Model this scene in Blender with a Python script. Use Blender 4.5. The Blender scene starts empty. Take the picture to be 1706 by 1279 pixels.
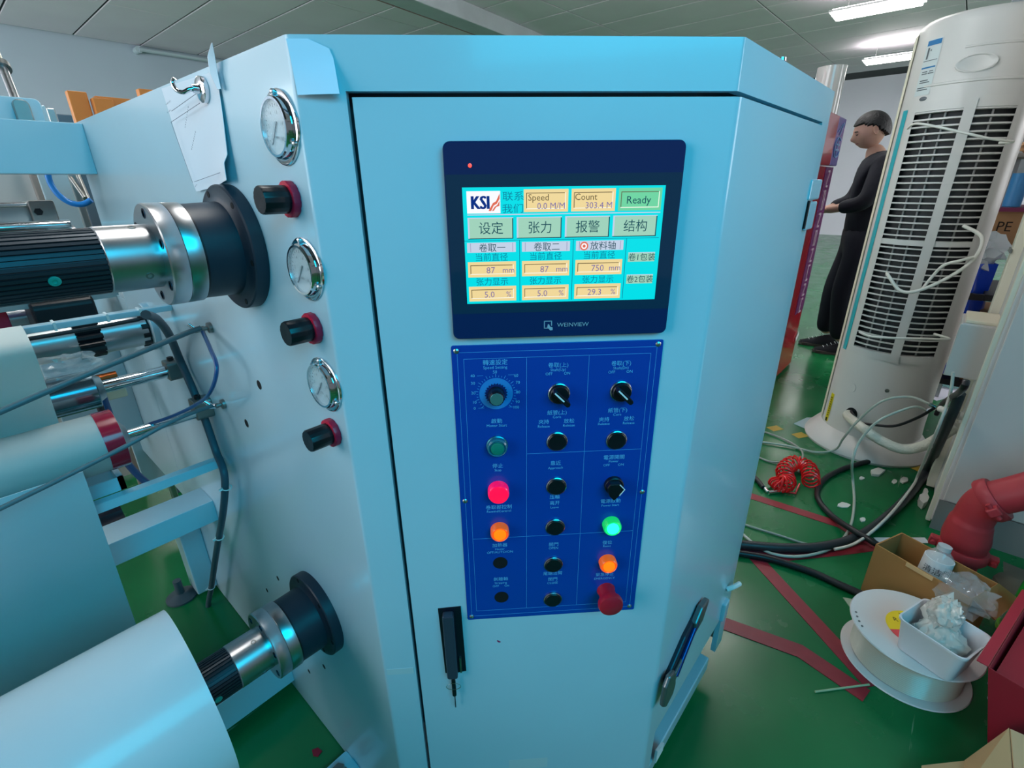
import bpy, bmesh, math, random
from math import sin, cos, pi, radians as rad
from mathutils import Vector as V, Matrix
random.seed(7)
sc = bpy.context.scene
COL = sc.collection
# ------------------------------------------------------------------ camera
CAM = V((0, 0, 1.265)); F_PX = 812.75
YAW, PITCH, ROLL = rad(41.403), rad(22.21), rad(-.681)
fh = V((cos(YAW), sin(YAW), 0)); rh = V((sin(YAW), -cos(YAW), 0)); Z = V((0, 0, 1))
FW = cos(PITCH)*fh - sin(PITCH)*Z; UP0 = sin(PITCH)*fh + cos(PITCH)*Z
RT = cos(ROLL)*rh + sin(ROLL)*UP0; UP = -sin(ROLL)*rh + cos(ROLL)*UP0
cam = bpy.data.objects.new('camera', bpy.data.cameras.new('camera')); COL.objects.link(cam)
cam.matrix_world = Matrix(((RT.x, UP.x, -FW.x, CAM.x), (RT.y, UP.y, -FW.y, CAM.y), (RT.z, UP.z, -FW.z, CAM.z), (0, 0, 0, 1)))
cam.data.sensor_width = 36; cam.data.lens = 36*F_PX/1706; cam.data.clip_start = .02; cam.data.clip_end = 100
sc.camera = cam
# ------------------------------------------------------------------ light and exposure
sc.view_settings.view_transform = 'Standard'; sc.view_settings.look = 'None'
sc.view_settings.exposure = 0.0; sc.view_settings.gamma = 1; sc.view_settings.use_curve_mapping = False
world = bpy.data.worlds.new('world'); sc.world = world; world.use_nodes = True
bg = world.node_tree.nodes['Background']; bg.inputs[0].default_value = (.60, .66, .72, 1); bg.inputs[1].default_value = .24
def area(name, loc, target, sx, sy, power, color, spread=180):
    l = bpy.data.lights.new(name, 'AREA'); l.shape = 'RECTANGLE'; l.size = sx; l.size_y = sy; l.energy = power; l.color = color; l.spread = rad(spread)
    o = bpy.data.objects.new(name, l); COL.objects.link(o); o.location = loc
    o.rotation_euler = (V(target)-V(loc)).to_track_quat('-Z', 'Y').to_euler(); return o
area('cyan_front_fill', (-.35, -1.55, 2.35), (.47, .40, 1.25), 1.9, 1.1, 19, (.0, .66, 1), 105)  # unseen cyan area light, aimed and narrowed to tint the cabinet front
area('hall_fill_back', (-4.8, 8, 1.8), (4, 8.5, 3.3), 4, 2.4, 230, (.93, .97, 1))  # unseen fill light added to lift the left ceiling and far wall
area('hall_fill_left', (-4.8, 3.5, 1.8), (3, 4.2, 3.4), 5, 2.4, 160, (.92, .96, 1))  # unseen fill light added on the left to brighten the ceiling
area('hall_fill_near', (8, -5.8, 2.0), (8, 2, 3.4), 8, 2.0, 260, (.97, .98, 1))  # unseen fill light added on the near side to brighten the hall
area('end_plate_fill', (-3.5, 2.2, 2.9), (.3, 1.2, .8), 2.4, 1.4, 40, (.86, .93, 1))  # unseen pale area light aimed down at the end plate
# ------------------------------------------------------------------ helpers
def lin(c):
    return tuple(((x/255)/12.92 if x/255 <= .04045 else ((x/255+.055)/1.055)**2.4) for x in c)
MATS = {}
def M(name, rgb=(200, 200, 200), rough=.5, metal=0, noise=0, nscale=8, bump=0, bscale=60, coat=0, emit=0, trans=0, alpha=1, ior=1.45):
    if name in MATS: return MATS[name]
    m = bpy.data.materials.new(name); m.use_nodes = True; nt = m.node_tree; b = nt.nodes['Principled BSDF']
    c = lin(rgb)+(1,)
    b.inputs['Base Color'].default_value = c; b.inputs['Roughness'].default_value = rough; b.inputs['Metallic'].default_value = metal
    b.inputs['IOR'].default_value = ior
    if coat: b.inputs['Coat Weight'].default_value = coat; b.inputs['Coat Roughness'].default_value = .08
    if trans: b.inputs['Transmission Weight'].default_value = trans
    if alpha < 1: b.inputs['Alpha'].default_value = alpha
    if emit: b.inputs['Emission Color'].default_value = c; b.inputs['Emission Strength'].default_value = emit
    tc = nt.nodes.new('ShaderNodeTexCoord')
    if noise:
        n = nt.nodes.new('ShaderNodeTexNoise'); n.inputs['Scale'].default_value = nscale; n.inputs['Detail'].default_value = 5
        nt.links.new(tc.outputs['Object'], n.inputs['Vector'])
        r = nt.nodes.new('ShaderNodeMapRange'); r.inputs['From Min'].default_value = .3; r.inputs['From Max'].default_value = .7
        r.inputs['To Min'].default_value = 1-noise; r.inputs['To Max'].default_value = 1+noise*.5
        nt.links.new(n.outputs['Fac'], r.inputs['Value'])
        h = nt.nodes.new('ShaderNodeHueSaturation'); h.inputs['Color'].default_value = c
        nt.links.new(r.outputs['Result'], h.inputs['Value']); nt.links.new(h.outputs['Color'], b.inputs['Base Color'])
    if bump:
        n2 = nt.nodes.new('ShaderNodeTexNoise'); n2.inputs['Scale'].default_value = bscale; n2.inputs['Detail'].default_value = 3
        nt.links.new(tc.outputs['Object'], n2.inputs['Vector'])
        bp = nt.nodes.new('ShaderNodeBump'); bp.inputs['Strength'].default_value = bump; bp.inputs['Distance'].default_value = .01
        nt.links.new(n2.outputs['Fac'], bp.inputs['Height']); nt.links.new(bp.outputs['Normal'], b.inputs['Normal'])
    MATS[name] = m; return m

class Fr:
    def __init__(s, O, ex, ey, ez): s.O, s.ex, s.ey, s.ez = V(O), V(ex).normalized(), V(ey).normalized(), V(ez).normalized()
    def p(s, u, v, w=0): return s.O + s.ex*u + s.ey*v + s.ez*w
def frame_dir(O, ez, hint=(0, 0, 1)):
    ez = V(ez).normalized(); h = V(hint)
    if abs(ez.dot(h)) > .98: h = V((1, 0, 0))
    ex = h.cross(ez).normalized(); return Fr(O, ex, ez.cross(ex), ez)
WF = Fr((0, 0, 0), (1, 0, 0), (0, 1, 0), (0, 0, 1))
DFR = .60238; R2 = 2**-.5; XL = .294; YR = .2182
NF = V((R2, R2, 0)); DF = V((R2, -R2, 0))
FRONT = Fr(NF*DFR, DF, (0, 0, 1), -NF)                    # u right, v height, w towards viewer
SIDE = Fr((XL, 0, 0), (0, -1, 0), (0, 0, 1), (-1, 0, 0))   # u = -Y, v height, w = XL - X
FACET = Fr((0, YR, 0), (1, 0, 0), (0, 0, 1), (0, -1, 0))   # u = X
def ray(x, y): return FW + RT*((x-853)/F_PX) - UP*((y-639.5)/F_PX)
def on(x, y, n, d):                                        # where the sight line of a photo point meets a real plane
    n = V(n); r = ray(x, y); return CAM + r*((d-n.dot(CAM))/n.dot(r))
def onX(x, y, d=XL): return on(x, y, (1, 0, 0), d)
def onY(x, y, d): return on(x, y, (0, 1, 0), d)
def onZ(x, y, d=0): return on(x, y, (0, 0, 1), d)

class MB:
    def __init__(s): s.v = []; s.f = []; s.m = []; s.mi = 0
    def mat(s, i): s.mi = i; return s
    def add(s, vs, fs):
        k = len(s.v); s.v += [V(a) for a in vs]; s.f += [tuple(i+k for i in f) for f in fs]; s.m += [s.mi]*len(fs); return s
    def box(s, fr, u0, u1, v0, v1, w0, w1):
        p = [fr.p(u, v, w) for w in (w0, w1) for v in (v0, v1) for u in (u0, u1)]
        return s.add(p, [(0, 2, 3, 1), (4, 5, 7, 6), (0, 1, 5, 4), (2, 6, 7, 3), (0, 4, 6, 2), (1, 3, 7, 5)])
    def prism(s, fr, poly, w0, w1):
        n = len(poly); p = [fr.p(a, b, w0) for a, b in poly]+[fr.p(a, b, w1) for a, b in poly]
        return s.add(p, [tuple(reversed(range(n))), tuple(range(n, 2*n))]+[(i, (i+1) % n, n+(i+1) % n, n+i) for i in range(n)])
    def rrect(s, fr, u0, u1, v0, v1, w0, w1, r, k=5):
        return s.prism(fr, rrpoly(u0, u1, v0, v1, r, k), w0, w1)
    def lathe(s, fr, cu, cv, prof, n=32, a0=0, a1=2*pi, flute=0, nf=0, ru=1, rv=1):
        full = abs(a1-a0-2*pi) < 1e-6; m = n if full else n+1; vs = []
        for w, r in prof:
            for i in range(m):
                a = a0+(a1-a0)*i/n; rr = r*(1-(flute if nf and (i % nf) == 0 else 0))
                vs.append(fr.p(cu+rr*cos(a)*ru, cv+rr*sin(a)*rv, w))
        fs = []
        for j in range(len(prof)-1):
            for i in range(n):
                a = j*m+i; b = j*m+(i+1) % m; fs.append((a, b, b+m, a+m))
        if full:
            if prof[0][1] > 1e-6: fs.append(tuple(reversed(range(m))))
            if prof[-1][1] > 1e-6: fs.append(tuple((len(prof)-1)*m+i for i in range(m)))
        return s.add(vs, fs)
    def cyl(s, p0, p1, r, n=20, r1=None):
        p0, p1 = V(p0), V(p1); fr = frame_dir(p0, p1-p0)
        return s.lathe(fr, 0, 0, [(0, r), ((p1-p0).length, r if r1 is None else r1)], n)
    def tube(s, pts, r, n=10, sub=8, closed=False):
        pts = [V(p) for p in pts]
        if sub > 1 and len(pts) > 2:
            q = []; N = len(pts)
            rng = range(N) if closed else range(N-1)
            for i in rng:
                g = (lambda k: pts[k % N]) if closed else (lambda k: pts[min(max(k, 0), N-1)])
                a, b, c, d = g(i-1), g(i), g(i+1), g(i+2)
                for t in range(sub):
                    t /= sub
                    q.append(.5*((2*b)+(c-a)*t+(2*a-5*b+4*c-d)*t*t+(3*b-a-3*c+d)*t**3))
            if not closed: q.append(pts[-1])
            pts = q
        N = len(pts); k = len(s.v); up = None; vs = []
        for i, p in enumerate(pts):
            t = (pts[(i+1) % N]-pts[i-1]) if closed else (pts[min(i+1, N-1)]-pts[max(i-1, 0)])
            if t.length < 1e-9: t = V((0, 0, 1))
            t.normalize()
            if up is None: up = t.orthogonal().normalized()
            up = (up-t*up.dot(t)); up = up.normalized() if up.length > 1e-6 else t.orthogonal().normalized()
            si = t.cross(up); rr = r[min(i, len(r)-1)] if isinstance(r, list) else r
            vs += [p+up*(rr*cos(2*pi*j/n))+si*(rr*sin(2*pi*j/n)) for j in range(n)]
        fs = []
        for i in range(N if closed else N-1):
            for j in range(n):
                a = i*n+j; b = i*n+(j+1) % n; c = ((i+1) % N)*n; fs.append((a, b, c+(j+1) % n, c+j))
        if not closed: fs += [tuple(reversed(range(n))), tuple((N-1)*n+j for j in range(n))]
        return s.add(vs, fs)
    def sheet(s, grid, th=.0015):
        # grid of points [row][col], given thickness along local normal
        R, Cn = len(grid), len(grid[0]); top = []; bot = []
        for i in range(R):
            for j in range(Cn):
                a = V(grid[min(i+1, R-1)][j])-V(grid[max(i-1, 0)][j]); b = V(grid[i][min(j+1, Cn-1)])-V(grid[i][max(j-1, 0)])
                n = a.cross(b); n = n.normalized() if n.length > 1e-12 else V((0, 0, 1))
                top.append(V(grid[i][j])+n*th/2); bot.append(V(grid[i][j])-n*th/2)
        N = R*Cn; fs = []
        for i in range(R-1):
            for j in range(Cn-1):
                a = i*Cn+j; fs.append((a, a+1, a+Cn+1, a+Cn)); fs.append((N+a, N+a+Cn, N+a+Cn+1, N+a+1))
        for j in range(Cn-1):
            fs.append((j, N+j, N+j+1, j+1)); a = (R-1)*Cn+j; fs.append((a, a+1, N+a+1, N+a))
        for i in range(R-1):
            a = i*Cn; fs.append((a, a+Cn, N+a+Cn, N+a)); a = i*Cn+Cn-1; fs.append((a, N+a, N+a+Cn, a+Cn))
        return s.add(top+bot, fs)
    def text(s, fr, u, v, w, body, size, align='CENTER', squash=1, rot=0, lift=.0004):
        for q in text_faces(body):
            vs0, fs = q; xs = [a[0] for a in vs0] or [0]
            wd = max(xs); off = -wd/2 if align == 'CENTER' else (0 if align == 'LEFT' else -wd)
            out = []
            for a in vs0:
                x, y = (a[0]+off)*size*squash, (a[1]-.35)*size
                x, y = x*cos(rot)-y*sin(rot), x*sin(rot)+y*cos(rot)
                out.append(fr.p(u+x, v+y, w+lift))
            s.add(out, fs)
        return s
def rrpoly(u0, u1, v0, v1, r, k=5):
    o = []
    for cx, cy, a in ((u1-r, v1-r, 0), (u0+r, v1-r, pi/2), (u0+r, v0+r, pi), (u1-r, v0+r, 3*pi/2)):
        for i in range(k+1): t = a+pi/2*i/k; o.append((cx+r*cos(t), cy+r*sin(t)))
    return o
TXT = {}
def text_faces(body):
    if body not in TXT:
        cu = bpy.data.curves.new('lettering', 'FONT'); cu.body = body; cu.size = 1; cu.resolution_u = 2
        o = bpy.data.objects.new('lettering', cu); COL.objects.link(o)
        bpy.context.view_layer.update()
        dg = bpy.context.evaluated_depsgraph_get(); me = bpy.data.meshes.new_from_object(o.evaluated_get(dg))
        TXT[body] = ([tuple(v.co) for v in me.vertices], [tuple(p.vertices) for p in me.polygons])
        bpy.data.objects.remove(o); bpy.data.curves.remove(cu); bpy.data.meshes.remove(me)
    return [TXT[body]]
POS = {}
def obj(name, mb, mats, parent=None, smooth=False, bevel=0, label=None, org=None, fix=True, seg=2):
    lo = [min(v[i] for v in mb.v) for i in range(3)]; hi = [max(v[i] for v in mb.v) for i in range(3)]
    o_ = V(org) if org is not None else V(((lo[0]+hi[0])/2, (lo[1]+hi[1])/2, lo[2]))
    me = bpy.data.meshes.new(name); me.from_pydata([v-o_ for v in mb.v], [], mb.f); me.update()
    if fix:
        b = bmesh.new(); b.from_mesh(me); bmesh.ops.recalc_face_normals(b, faces=b.faces); b.to_mesh(me); b.free()
    if not isinstance(mats, (list, tuple)): mats = [mats]
    for m in mats: me.materials.append(m)
    if len(mats) > 1: me.polygons.foreach_set('material_index', mb.m)
    if smooth:
        me.polygons.foreach_set('use_smooth', [True]*len(me.polygons)); me.set_sharp_from_angle(angle=rad(38))
    ob = bpy.data.objects.new(name, me); COL.objects.link(ob)
    if parent is not None: ob.parent = parent; ob.location = o_-POS[parent]
    else: ob.location = o_
    POS[ob] = o_
    if bevel:
        md = ob.modifiers.new('bevel', 'BEVEL'); md.width = bevel; md.segments = seg; md.limit_method = 'ANGLE'; md.angle_limit = rad(40)
    if label: ob['label'] = label
    return ob
def tag(o, label, cat, group=None):
    o['label'] = label; o['category'] = cat
    if group: o['group'] = group
    return o
def thing(name, loc, label, cat, group=None):
    o = bpy.data.objects.new(name, None); COL.objects.link(o); o.location = loc; POS[o] = V(loc); o.empty_display_size = .05
    return tag(o, label, cat, group)
def struct(name, mb, mats, **k):
    o = obj(name, mb, mats, **k); o['kind'] = 'structure'; return o
def copy(o, delta, parent=None, label=None):              # a part, with its sub-parts
    c = o.copy(); COL.objects.link(c); c.parent = parent if parent else o.parent; c.location = o.location+V(delta); POS[c] = POS[o]+V(delta)
    if label: c['label'] = label
    for ch in list(o.children):
        d = ch.copy(); COL.objects.link(d); d.parent = c; POS[d] = POS[ch]+V(delta)
    return c
def strip(mb, path, z0, z1, t, r=.012, k=5):
    # vertical sheet along a plan polyline (rounded folds), thickness t to the right-hand (inner) side
    P = [V((a, b, 0)) for a, b in path]; q = [P[0]]
    for i in range(1, len(P)-1):
        if (P[i-1]-P[i]).angle(P[i]-P[i+1]) < .05: q.append(P[i]); continue
        a = (P[i-1]-P[i]).normalized(); b = (P[i+1]-P[i]).normalized(); half = a.angle(b)/2; d = r/math.tan(half)
        s0, s1 = P[i]+a*d, P[i]+b*d
        for j in range(k+1):
            u = j/k; q.append(s0*(1-u)**2+P[i]*2*u*(1-u)+s1*u*u)
    q.append(P[-1]); nrm = []
    for i in range(len(q)):
        d = (q[min(i+1, len(q)-1)]-q[max(i-1, 0)]).normalized(); nrm.append(V((-d.y, d.x, 0)))
    n = len(q); vs = []
    zz = lambda z, p: z(p) if callable(z) else z
    for z in (z0, z1): vs += [p+V((0, 0, zz(z, p))) for p in q]
    for z in (z0, z1): vs += [p+m*t+V((0, 0, zz(z, p))) for p, m in zip(q, nrm)]
    fs = []
    for i in range(n-1):
        fs += [(i, i+1, n+i+1, n+i), (2*n+i, 3*n+i, 3*n+i+1, 2*n+i+1), (n+i, n+i+1, 3*n+i+1, 3*n+i), (i, 2*n+i, 2*n+i+1, i+1)]
    fs += [(0, n, 3*n, 2*n), (n-1, 3*n-1, 4*n-1, 2*n-1)]
    return mb.add(vs, fs)

# ------------------------------------------------------------------ materials
paint = M('machine_paint', (176, 204, 216), .28, noise=.04, nscale=3, coat=.3)
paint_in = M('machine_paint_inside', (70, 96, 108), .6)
ac_white = M('aircon_plastic', (214, 212, 208), .32, noise=.03, nscale=4)
steel = M('brushed_steel', (190, 192, 196), .30, 1, noise=.06, nscale=20)
chrome = M('chrome', (215, 220, 225), .09, 1)
dull = M('dull_steel', (150, 152, 150), .42, 1, noise=.1, nscale=15)
black_a = M('black_anodised', (34, 42, 54), .42, noise=.08, nscale=12)
black_p = M('black_plastic', (14, 17, 24), .35)
rubber = M('dark_rubber', (30, 36, 42), .55)
flute = M('fluted_black_aluminium', (44, 52, 60), .38, .5)
red_p = M('red_plastic', (205, 24, 58), .4)
# ------------------------------------------------------------------ the hall
def floor_mat():
    m = M('green_epoxy_floor', (16, 112, 62), .2, noise=.22, nscale=1.6); nt = m.node_tree; b = nt.nodes['Principled BSDF']
    n = nt.nodes.new('ShaderNodeTexNoise'); n.inputs['Scale'].default_value = 5; n.inputs['Detail'].default_value = 8
    r = nt.nodes.new('ShaderNodeMapRange'); r.inputs['To Min'].default_value = .08; r.inputs['To Max'].default_value = .4
    tc = nt.nodes.new('ShaderNodeTexCoord'); nt.links.new(tc.outputs['Object'], n.inputs['Vector'])
    nt.links.new(n.outputs['Fac'], r.inputs['Value']); nt.links.new(r.outputs['Result'], b.inputs['Roughness'])
    # pale scuffs
    mp = nt.nodes.new('ShaderNodeMapping'); mp.inputs['Scale'].default_value = (2.2, 26, 1); mp.inputs['Rotation'].default_value = (0, 0, .7)
    w = nt.nodes.new('ShaderNodeTexNoise'); w.inputs['Scale'].default_value = 1.5; w.inputs['Detail'].default_value = 4
    cr = nt.nodes.new('ShaderNodeValToRGB'); cr.color_ramp.elements[0].position = .70; cr.color_ramp.elements[1].position = .76
    mx = nt.nodes.new('ShaderNodeMix'); mx.data_type = 'RGBA'; mx.inputs['B'].default_value = lin((120, 160, 130))+(1,)
    nt.links.new(tc.outputs['Object'], mp.inputs['Vector']); nt.links.new(mp.outputs['Vector'], w.inputs['Vector']); nt.links.new(w.outputs['Fac'], cr.inputs['Fac'])
    src = b.inputs['Base Color'].links[0].from_socket
    nt.links.new(src, mx.inputs['A']); nt.links.new(cr.outputs['Color'], mx.inputs['Factor']); nt.links.new(mx.outputs['Result'], b.inputs['Base Color'])
    return m
HC = 3.4
floor = struct('floor', MB().box(WF, -5, 15.2, -6, 10.8, -.1, 0), floor_mat(), org=(0, 0, 0))
wallb = struct('wall_back', MB().box(WF, -5, 15.2, 10.67, 10.85, 0, HC+.1), M('wall_paint_back', (176, 190, 204), .7, noise=.04, nscale=.8))
wallr = struct('wall_right', MB().box(WF, 15.0, 15.2, -6, 10.67, 0, HC+.1), M('wall_paint_right', (226, 226, 238), .7, noise=.04, nscale=.8))
ceil = struct('ceiling', MB().box(WF, -5, 15.0, -6, 10.67, HC+.02, HC+.1), M('ceiling_void', (50, 56, 58), .8))
cm = M('ceiling_panel', (226, 216, 226), .7, noise=.05, nscale=1.2)
first = None
for i in range(22):
    for j in range(8):
        x0 = -4.45+i*.84; y0 = 10.64-(j+1)*2.0
        if x0 > 14.2 or (x0 < 0 and y0 < 2): continue
        if first is None:
            first = obj('ceiling_panel', MB().box(WF, x0, x0+.815, y0, y0+1.985, HC, HC+.018), cm, parent=ceil, bevel=.004, seg=1); fx = (x0, y0)
        else: copy(first, (x0-fx[0], y0-fx[1], 0), ceil)
tape_r = M('red_floor_tape', (150, 40, 52), .4, noise=.12, nscale=30)
tape_y = M('yellow_floor_tape', (190, 160, 60), .4, noise=.1, nscale=30)
def stripe(name, pts, w, m, z=.0012):
    P = [V((p[0], p[1], 0)) for p in pts]; n = len(P); vs = []
    for i in range(n):
        d0 = (P[i]-P[i-1]).normalized() if i else (P[1]-P[0]).normalized(); d1 = (P[i+1]-P[i]).normalized() if i < n-1 else d0
        t = (d0+d1).normalized(); m_ = V((-t.y, t.x, 0)); k = w/2/max(.35, m_.dot(V((-d0.y, d0.x, 0))))
        vs += [P[i]+m_*k, P[i]-m_*k, P[i]+m_*k+V((0, 0, z)), P[i]-m_*k+V((0, 0, z))]
    fs = []
    for i in range(n-1):
        a = 4*i; fs += [(a+2, a+3, a+7, a+6), (a, a+4, a+5, a+1), (a, a+2, a+6, a+4), (a+1, a+5, a+7, a+3)]
    fs += [(0, 1, 3, 2), (4*n-4, 4*n-2, 4*n-1, 4*n-3)]
    return obj(name, MB().add(vs, fs), m, parent=floor)
stripe('tape_stripe', [(2.0, .60), (2.04, .07), (1.98, -.06)], .045, tape_r, .0016)
stripe('tape_stripe', [(1.66, .50), (1.64, .28), (1.32, -.125)], .05, tape_r, .0018)
stripe('tape_stripe', [(1.24, .36), (1.31, .05), (1.275, -.115)], .05, tape_r, .0022)
stripe('tape_stripe', [(1.60, .48), (1.66, .24), (1.86, .06), (1.98, -.04)], .06, tape_r, .001)
b = MB()
for i in range(9):
    y = .62-i*.125; fr = Fr((2.72, y, 0), (1, -.6, 0), (.6, 1, 0), (0, 0, 1)); b.box(fr, 0, .07, 0, .05, 0, .0012)
obj('hazard_tape', b, tape_y, parent=floor)
# ceiling beam / duct crossing towards the centre
a0, a1 = onZ(655, -6, 3.2), onZ(835, 62, 3.2)
bm_ = thing('ceiling_duct', V((a0.x, a0.y, 3.05)), 'pale boxed duct with a reddish lower edge hanging below the ceiling tiles', 'duct')
d = (a1-a0).normalized(); frd = Fr(a0-d*2, d, V((-d.y, d.x, 0)), Z)
obj('duct_body', MB().box(frd, 0, 7.2, -.10, .22, -.0, .2), M('duct_grey', (176, 182, 188), .6, noise=.1, nscale=3), parent=bm_, bevel=.01)
obj('duct_trim', MB().box(frd, 0, 7.2, .221, .24, .0, .08), M('duct_red', (150, 110, 112), .6), parent=bm_)
for k in range(5): obj('hanger_rod', MB().cyl(frd.p(.5+k*1.5, .06, .2), frd.p(.5+k*1.5, .06, .2+HC-3.2), .012, 8), dull, parent=bm_)
# pale conduit high on the far wall
p0, p1 = onY(232, 82, 10.5), onY(372, 104, 10.5)
o = obj('wall_conduit', MB().cyl(p0, p1+(p1-p0)*2, .03, 10).cyl(p0, V((p0.x, 10.67, p0.z)), .05, 10), M('conduit', (176, 192, 200), .5), smooth=True)
tag(o, 'thin pale conduit running high along the far left wall', 'conduit')
# lamps
lampw = M('lamp_diffuser', (255, 253, 248), .4, emit=22)
trim = M('lamp_frame', (225, 225, 225), .4)
ZL = 3.12; kz = (ZL-1.265)/(3.4-.08-1.265)
LC = [(8.98*kz, 1.50*kz), (12.65*kz, 1.62*kz), (4.3, 1.2), (.6, 1.2), (-3.6, 1.2), (4.6, -3.2), (8, -2.6), (-3.0, 4.6), (-3.0, 8), (11.7, 5.4), (11.7, -2.6)]
LC += [(p.x, p.y) for p in (onZ(60, -60, ZL), onZ(470, -55, ZL), onZ(860, -52, ZL), onZ(1180, -48, ZL))]  # unseen lamps added just above the view to brighten the ceiling
LL = {0: 'large bright ceiling light at the top right of the photo', 1: 'smaller, farther bright ceiling light beside the top of the air conditioner'}
lamp0 = None
upw = M('lamp_uplight_fill', (255, 252, 250), .4, emit=10)  # glowing lamp tops, added to throw light onto the ceiling
for i, (x, y) in enumerate(LC):
    if lamp0 is None:
        lamp0 = thing('ceiling_light', (x, y, ZL), LL[0], 'light', 'flat ceiling lights')
        obj('lamp_housing', MB().rrect(WF, x-.185, x+.185, y-.46, y+.46, ZL+.03, ZL+.05, .01), trim, parent=lamp0)
        obj('lamp_diffuser', MB().rrect(WF, x-.165, x+.165, y-.43, y+.43, ZL, ZL+.03, .02), lampw, parent=lamp0)
        obj('uplight_fill', MB().rrect(WF, x-.165, x+.165, y-.43, y+.43, ZL+.05, ZL+.06, .02), upw, parent=lamp0)
        for yy in (-.3, .3): obj('hanging_wire', MB().cyl((x, y+yy, ZL+.05), (x, y+yy, HC), .003, 6), dull, parent=lamp0)
    else:
        c = lamp0.copy(); COL.objects.link(c); c.location = (x, y, ZL); POS[c] = c.location.copy()
        for ch in lamp0.children: e = ch.copy(); COL.objects.link(e); e.parent = c
        c['label'] = LL.get(i, 'unseen flat ceiling light overhead, lighting the hall')
# ------------------------------------------------------------------ the rewinding machine with its control cabinet
mach = thing('slitting_machine', (.7, .8, 0), 'large pale blue-white rewinding machine with touch screen, blue button plate, air shafts and rollers', 'machine')
TOP = 1.408
def fp(s, d=0): p = FRONT.p(s, 0, d); return (p.x, p.y)
FL, FRR = fp(-.1868), fp(.2915)
b = MB()
strip(b, [(XL, 1.65), FL, fp(-.134)], .06, TOP, .012, .010)
strip(b, [fp(-.134), FRR, (1.11, YR), (1.11, .9)], 1.358, TOP, .012, .008)
strip(b, [(1.056, YR), (1.11, YR), (1.11, 1.2)], .10, 1.358, .012, .006)
b.prism(WF, [(XL+.002, 1.648), (XL+.002, FL[1]+.003), (FRR[0]-.001, YR+.003), (1.106, YR+.004), (1.106, 1.64)], TOP-.003, TOP)
obj('cabinet_shell', b, paint, parent=mach, smooth=True)
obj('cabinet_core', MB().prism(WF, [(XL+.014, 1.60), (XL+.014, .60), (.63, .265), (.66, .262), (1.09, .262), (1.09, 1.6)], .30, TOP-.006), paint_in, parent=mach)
obj('end_plate', MB().prism(WF, [(XL, 1.65), (XL+.04, 1.65), (XL+.04, .57), (XL, .565)], .004, .06), paint, parent=mach)
obj('end_plate_extension', MB().box(WF, XL, XL+.035, 1.652, 2.15, .34, .99), paint, parent=mach)
obj('cross_plate', MB().box(WF, .10, XL, 1.96, 1.98, .46, .80), paint, parent=mach, bevel=.002)
# plinth with its ledge under the door
b = MB().prism(WF, [(.33, .60), (.355, .5), (FRR[0]-.01, YR+.005), (1.03, YR+.005), (1.03, .42), (.33, 1.5)], .058, .10)
obj('plinth_ledge', b, paint, parent=mach, bevel=.003)
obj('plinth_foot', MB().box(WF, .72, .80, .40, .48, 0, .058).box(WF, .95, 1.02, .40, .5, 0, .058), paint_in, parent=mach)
# door: one folded skin over the front and the right facet
b = MB(); strip(b, [fp(-.1275, .003), (FRR[0]-.0012, YR-.003), (FRR[0]+.030, YR-.003), (FRR[0]+.034, YR-.003), (1.05, YR-.003)], lambda p: .245 if p.x > FRR[0]+.032 else .125, 1.352, .016, .016, 7)
door = obj('cabinet_door', b, paint, parent=mach, smooth=True, bevel=.0025)
DW = .003
# hinge on the right
obj('door_hinge', MB().box(FACET, 1.062, 1.120, 1.180, 1.230, .0, .006), paint, parent=mach, bevel=.003)
obj('hinge_cover', MB().box(FACET, 1.045, 1.125, 1.233, 1.268, .0, .006), paint, parent=mach, bevel=.003)
obj('door_hinge', MB().box(FACET, 1.02, 1.05, .245, .30, .0, .012), paint, parent=mach, bevel=.003)
obj('hinge_pin', MB().cyl(FACET.p(1.057, 1.184, .004), FACET.p(1.057, 1.232, .004), .003, 8), black_p, parent=mach)
# ---- touch screen
hmi = obj('touch_screen', MB().rrect(FRONT, -.0355, .2355, 1.0865, 1.3095, DW, DW+.010, .008), M('screen_bezel_glass', (10, 40, 84), .06), parent=door, bevel=.0015)
SW = DW+.0102
obj('screen_mask', MB().box(FRONT, -.034, .234, 1.119, 1.276, SW-.0001, SW+.0001), M('screen_mask_glass', (18, 52, 74), .05), parent=hmi)
SU0, SU1, SV0, SV1 = -.0163, .2160, 1.1313, 1.2627
def em(n, rgb, s=1.0): return M('display_'+n, rgb, .4, emit=s)
dm = [M('display_cyan', (0, 40, 45), .12, emit=0), em('yellow', (240, 214, 150), 1), em('green', (120, 226, 170), .85), em('button', (160, 208, 184), 1), em('white', (205, 218, 240), .9), em('ink', (30, 110, 130), .35), em('violet', (150, 130, 190), .7), em('blue', (10, 50, 150), .7), em('red', (235, 110, 80), .9), em('shade', (150, 120, 60), .4), em('light', (250, 250, 235), 1), em('teal', (0, 128, 160), .9), em('logo_white', (250, 250, 255), 1)]
pb = dm[0].node_tree.nodes['Principled BSDF']; pb.inputs['Emission Color'].default_value = lin((0, 222, 230))+(1,); pb.inputs['Emission Strength'].default_value = 1.0
for m_ in dm[1:]: m_.node_tree.nodes['Principled BSDF'].inputs['Base Color'].default_value = (.01, .01, .01, 1)
b = MB()
def su(u): return SU0+(SU1-SU0)*u
def sv(v): return SV1-(SV1-SV0)*v
def srect(u0, u1, v0, v1, mi, lv): b.mat(mi).box(FRONT, su(u0), su(u1), sv(v1), sv(v0), SW, SW+.0002+lv*.00015)
def stext(u, v, body, size, mi, align='CENTER', sq=1): b.mat(mi).text(FRONT, su(u), sv(v), SW+.0010, body, size, align, sq)
srect(0, 1, 0, 1, 0, 0)
srect(.02, .183, .03, .21, 12, 1)
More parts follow.
